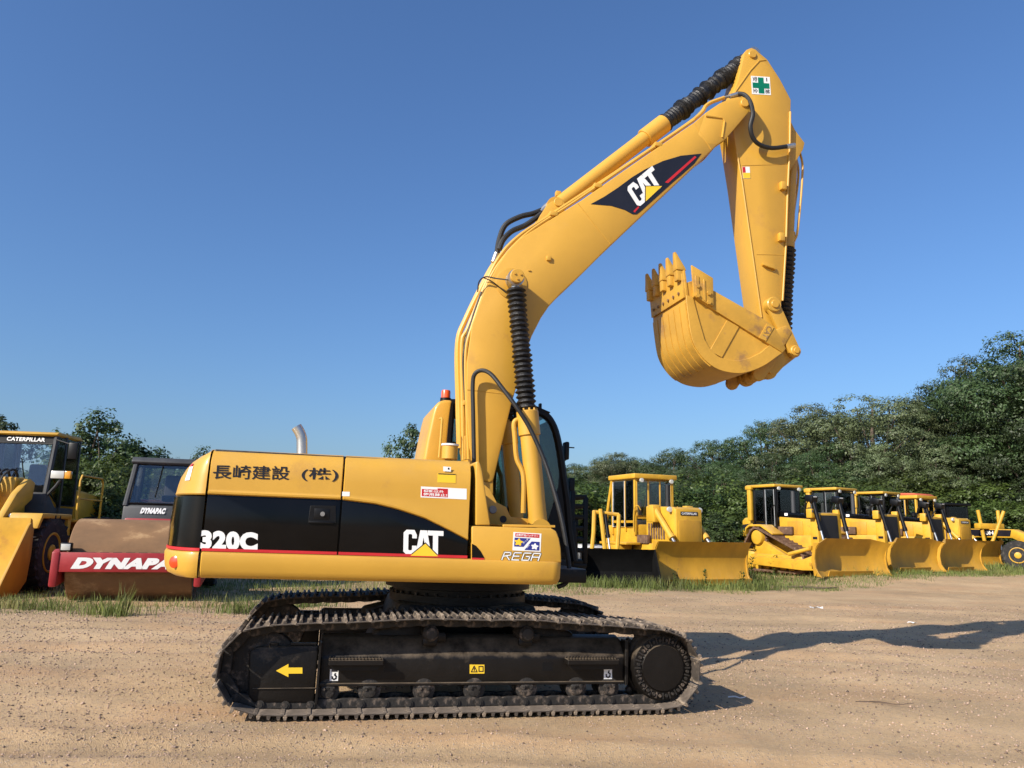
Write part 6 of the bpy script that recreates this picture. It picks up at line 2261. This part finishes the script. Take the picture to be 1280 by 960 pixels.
tree('yard', -11.49, 29.00, 4.41, 'small tree whose twigs show over the road roller cab', None, 'broadleaf_tree', 0, 0.8)
tree('yard', -3.81, 31.00, 5.77, 'slender tree whose tip rises behind the excavator hood', None, 'broadleaf_tree', 1, 0.75)
LH = 'bright green overgrown bush in the hedge behind the parked machines'
for x, y, top, k, wd in HEDGE:
    tree('shrub', x, y, top, LH, 'hedge behind the parked machines', 'bush', k, wd)

# ---- grass: blades as one mass
def grass_edge(x):
    return np.interp(x, [-14, -9.5, -7, -5, -3.5, -2, 0, 2.5, 5, 8, 11, 15, 20, 30], [12.4, 12.5, 12.35, 12.6, 14.2, 16.5, 18.5, 20.2, 21.0, 22.6, 25.0, 28.0, 30.5, 35.5])


def grass_mesh():
    r = np.random.default_rng(5)
    V = []

    def blades(x, y, h, w):
        n = len(x)
        z = surf(x, y) - .01
        a = r.uniform(0, 6.28, n)
        lean = r.uniform(.05, .55, n) * h
        la = r.uniform(0, 6.28, n)
        d = np.stack([np.cos(a), np.sin(a), np.zeros(n)], -1) * w[:, None]
        p = np.stack([x, y, z], -1)
        l = np.stack([np.cos(la) * lean, np.sin(la) * lean, h], -1)
        mid = p + l * np.array([.35, .35, .55])
        V.append(np.stack([p - d, p + d, mid + d * .7, p + l, mid - d * .7], 1).reshape(-1, 3))
    n = 120000
    x = r.uniform(-15, 34, n)
    e = grass_edge(x)
    y = e + r.random(n) ** 1.3 * 16 - .5
    dens = lattice(x, y, 1.6, 21) + .6 * lattice(x, y, .5, 22) + .35 * lattice(x, y, 5, 24)
    near = ss(-.5, 1.6, y - e)
    keep = (dens + near * .95 - .30 + r.normal(size=n) * .10) > 0
    x, y = x[keep], y[keep]
    far = np.clip(y / 22, .6, 2.0)
    h = r.uniform(.04, .16, len(x)) * (1 + .9 * np.clip(lattice(x, y, 1.3, 23) * 2, 0, 1)) * np.clip(.55 + .3 * (y - grass_edge(x)), .5, 1.1)
    blades(x, y, h, .006 * far * r.uniform(.6, 1.3, len(x)))
    # tufts of taller weeds
    for cx, cy, cnt, sp, hh in ((-6.15, 12.35, 320, .55, .27), (-5.95, 12.3, 36, .12, .52), (-8.0, 13.0, 300, .7, .22), (-7.4, 12.9, 180, .5, .20), (-4.4, 13.2, 260, .5, .28), (-3.6, 14.2, 240, .6, .30), (2.6, 21.9, 320, .9, .34), (3.9, 22.0, 320, .9, .36), (5.2, 22.8, 320, .9, .34), (6.6, 23.1, 300, .9, .32), (7.4, 23.6, 260, .8, .34), (8.6, 27.8, 300, 1.2, .4), (12.5, 29.6, 260, 1.3, .34), (2.2, 24.0, 260, .8, .4), (17.5, 33.0, 240, 1.2, .35), (22.5, 36.2, 260, 1.4, .4), (25, 38, 260, 2.0, .45)):
        x = r.normal(cx, sp * .5, cnt)
        y = r.normal(cy, sp * .35, cnt)
        blades(x, y, hh * r.uniform(.45, 1.15, cnt), np.full(cnt, .008 * max(.7, cy / 20)))
    V_ = np.concatenate(V)
    k = len(V_) // 5
    F = np.arange(k * 5).reshape(-1, 5)
    return raw_mesh('grass', V_, F, 'grass_green')


go = kind(link('grass', grass_mesh()), 'stuff')
go['label'] = 'rough green grass and weeds along the edge of the yard'
go['category'] = 'grass'


# weeds with broad leaves in front of the blades
def weed(x, y, h, label, n, seed):
    r = np.random.default_rng(seed)
    t_ = thing('weed', label, 'weed', (x, y, float(surf(x, y)) - .01), rng.uniform(0, 6), 'tall weeds along the machines')
    g_ = G()
    sp = []
    for k in range(3):
        e = (r.uniform(-.12, .12), r.uniform(-.12, .12), h * r.uniform(.75, 1))
        g_.tube([(0, 0, 0), (e[0] * .4, e[1] * .4, e[2] * .5), e], [.008, .006, .003], 5)
        sp.append(e)
    g_.done('stem', 'leaf_bright', t_)
    e = np.array([sp[k] for k in r.integers(0, 3, n)]) * r.uniform(.25, 1.0, n)[:, None]
    a = unit(np.concatenate([r.normal(size=(n, 2)), r.uniform(-.2, .7, (n, 1))], 1))
    b = unit(np.cross(a, [0, 0, 1])) * .035
    L = r.uniform(.07, .15, n)[:, None] * (h / .6)
    V = np.stack([e, e + a * L * .5 + b, e + a * L, e + a * L * .5 - b], 1).reshape(-1, 3)
    link('foliage', raw_mesh('foliage', V, np.arange(n * 4).reshape(-1, 4), 'leaf_bright'), t_)


LWD = 'leafy weed growing up in front of the bulldozer blade'
for i_, (x, y, h) in enumerate(((4.9, 23.1, .55), (5.8, 23.2, .65), (6.95, 23.5, .6), (3.2, 22.0, .4))):
    weed(x, y, h, LWD, 46, 40 + i_)
LWD = 'tall leafy weed beside the bulldozer track'
for i_, (x, y, h) in enumerate(((9.0, 29.4, .9), (10.1, 29.9, .8), (8.4, 27.5, .5))):
    weed(x, y, h, LWD, 60, 60 + i_)


# ---- gravel and small things on the yard
def gravel_mesh():
    r = np.random.default_rng(9)
    n = 105000
    u_ = r.random(n)
    y = 3.0 * (20 / 3.0) ** u_
    x = r.uniform(-1, 1, n) * (y * .78 + .8)
    den = lattice(x, y, 1.9, 31) + .7 * lattice(x, y, .6, 32)
    keep = den + .32 - .25 * ss(0, 5, x) + r.normal(size=n) * .25 > 0
    x, y = x[keep], y[keep]
    n = len(x)
    s = .0038 * np.exp(r.normal(size=n) * .5) * np.clip(y / 5.5, .8, 2.2)
    # larger crumbs of soil pushed up round the track
    m_ = 900
    k_ = r.integers(0, 4, m_)
    cx = np.array([-2.75, -2.3, 1.9, -.4])[k_] + r.normal(size=m_) * np.array([.28, .22, .3, 1.3])[k_]
    cy = np.array([5.9, 5.35, 6.75, 5.75])[k_] + r.normal(size=m_) * np.array([.35, .22, .25, .14])[k_]
    x, y = np.concatenate([x, cx]), np.concatenate([y, cy])
    s = np.concatenate([s, .0045 * np.exp(r.normal(size=m_) * .5)])
    s = np.minimum(s, .016)
    n = len(x)
    base = np.array([(1, 0, 0), (-1, 0, 0), (0, 1, 0), (0, -1, 0), (0, 0, .7), (0, 0, -.5)], float)
    ang = r.uniform(0, 6.28, n)
    ca, sa = np.cos(ang), np.sin(ang)
    sc = r.uniform(.6, 1.4, (n, 6, 1))
    b = base[None] * sc
    X = b[:, :, 0] * ca[:, None] - b[:, :, 1] * sa[:, None]
    Y_ = b[:, :, 0] * sa[:, None] + b[:, :, 1] * ca[:, None]
    V = np.stack([X, Y_, b[:, :, 2]], -1) * s[:, None, None]
    V += np.stack([x, y, surf(x, y) + s * .25], -1)[:, None]
    T = np.array([(0, 2, 4), (2, 1, 4), (1, 3, 4), (3, 0, 4), (2, 0, 5), (1, 2, 5), (3, 1, 5), (0, 3, 5)])
    F = (np.arange(n)[:, None, None] * 6 + T[None]).reshape(-1, 3)
    return raw_mesh('gravel', V.reshape(-1, 3), F, 'stone')


mat('stone', (0.42, 0.31, 0.22), rough=0.9, var=0.2, scale=3, island=0.7)
gv = kind(link('gravel', gravel_mesh()), 'stuff')
gv['label'] = 'small loose stones scattered over the dirt yard'
gv['category'] = 'gravel'

mat('paper', (0.75, 0.74, 0.70), rough=0.8, var=0.1)
mat('twig', (0.10, 0.07, 0.05), rough=0.9, var=0.3)


def scrap(x, y, s, label, seed, name='paper_scrap', m='paper'):
    r = np.random.default_rng(seed)
    g_ = G()
    k = 5
    secs = []
    for i in range(k):
        secs.append([((i - 2) * s * .4 + r.uniform(-.1, .1) * s, (j - 2) * s * .25 + r.uniform(-.1, .1) * s, .008 + r.uniform(0, .35) * s) for j in range(k)])
    top = secs
    g_.loft(top)
    o = g_.done(name, m, None, smooth=False)
    o.location = (x, y, float(surf(x, y)))
    o.rotation_euler = (0, 0, r.uniform(0, 6))
    tag(o, label, 'litter')


SCRAPS = [(7.4, 14.6, .10, 'crumpled white paper scrap beside the shadow of the raised arm'), (6.85, 17.6, .16, 'pale torn litter on the dirt beyond the shadow of the arm'), (-4.35, 6.6, .05, 'pale scrap of litter on bare dirt at the loader side of the yard')]
for i_, (x, y, s, lb_) in enumerate(SCRAPS):
    scrap(x, y, s, lb_, 70 + i_)


def stick(x, y, L, r_, rz, label, m='twig', name='twig'):
    g_ = G()
    P = [(-L / 2, 0, .01), (-L * .1, L * .05, .02), (L * .2, -.02 * L, .015), (L / 2, L * .08, .03)]
    g_.tube(P, [r_, r_ * .9, r_ * .7, r_ * .4], 6, smooth=3)
    o = g_.done(name, m, None)
    o.location = (x, y, float(surf(x, y)))
    o.rotation_euler = (0, 0, rz)
    tag(o, label, 'stick')


stick(2.15, 7.55, .16, .008, -.5, 'short pale stick lying in the shadow beside the track', 'paper')
stick(9.3, 24.6, 2.2, .05, .12, 'long dark branch lying on the dirt before the bulldozers')
stick(3.5, 7.5, .5, .006, -.3, 'thin dark twig on the dirt past the track')
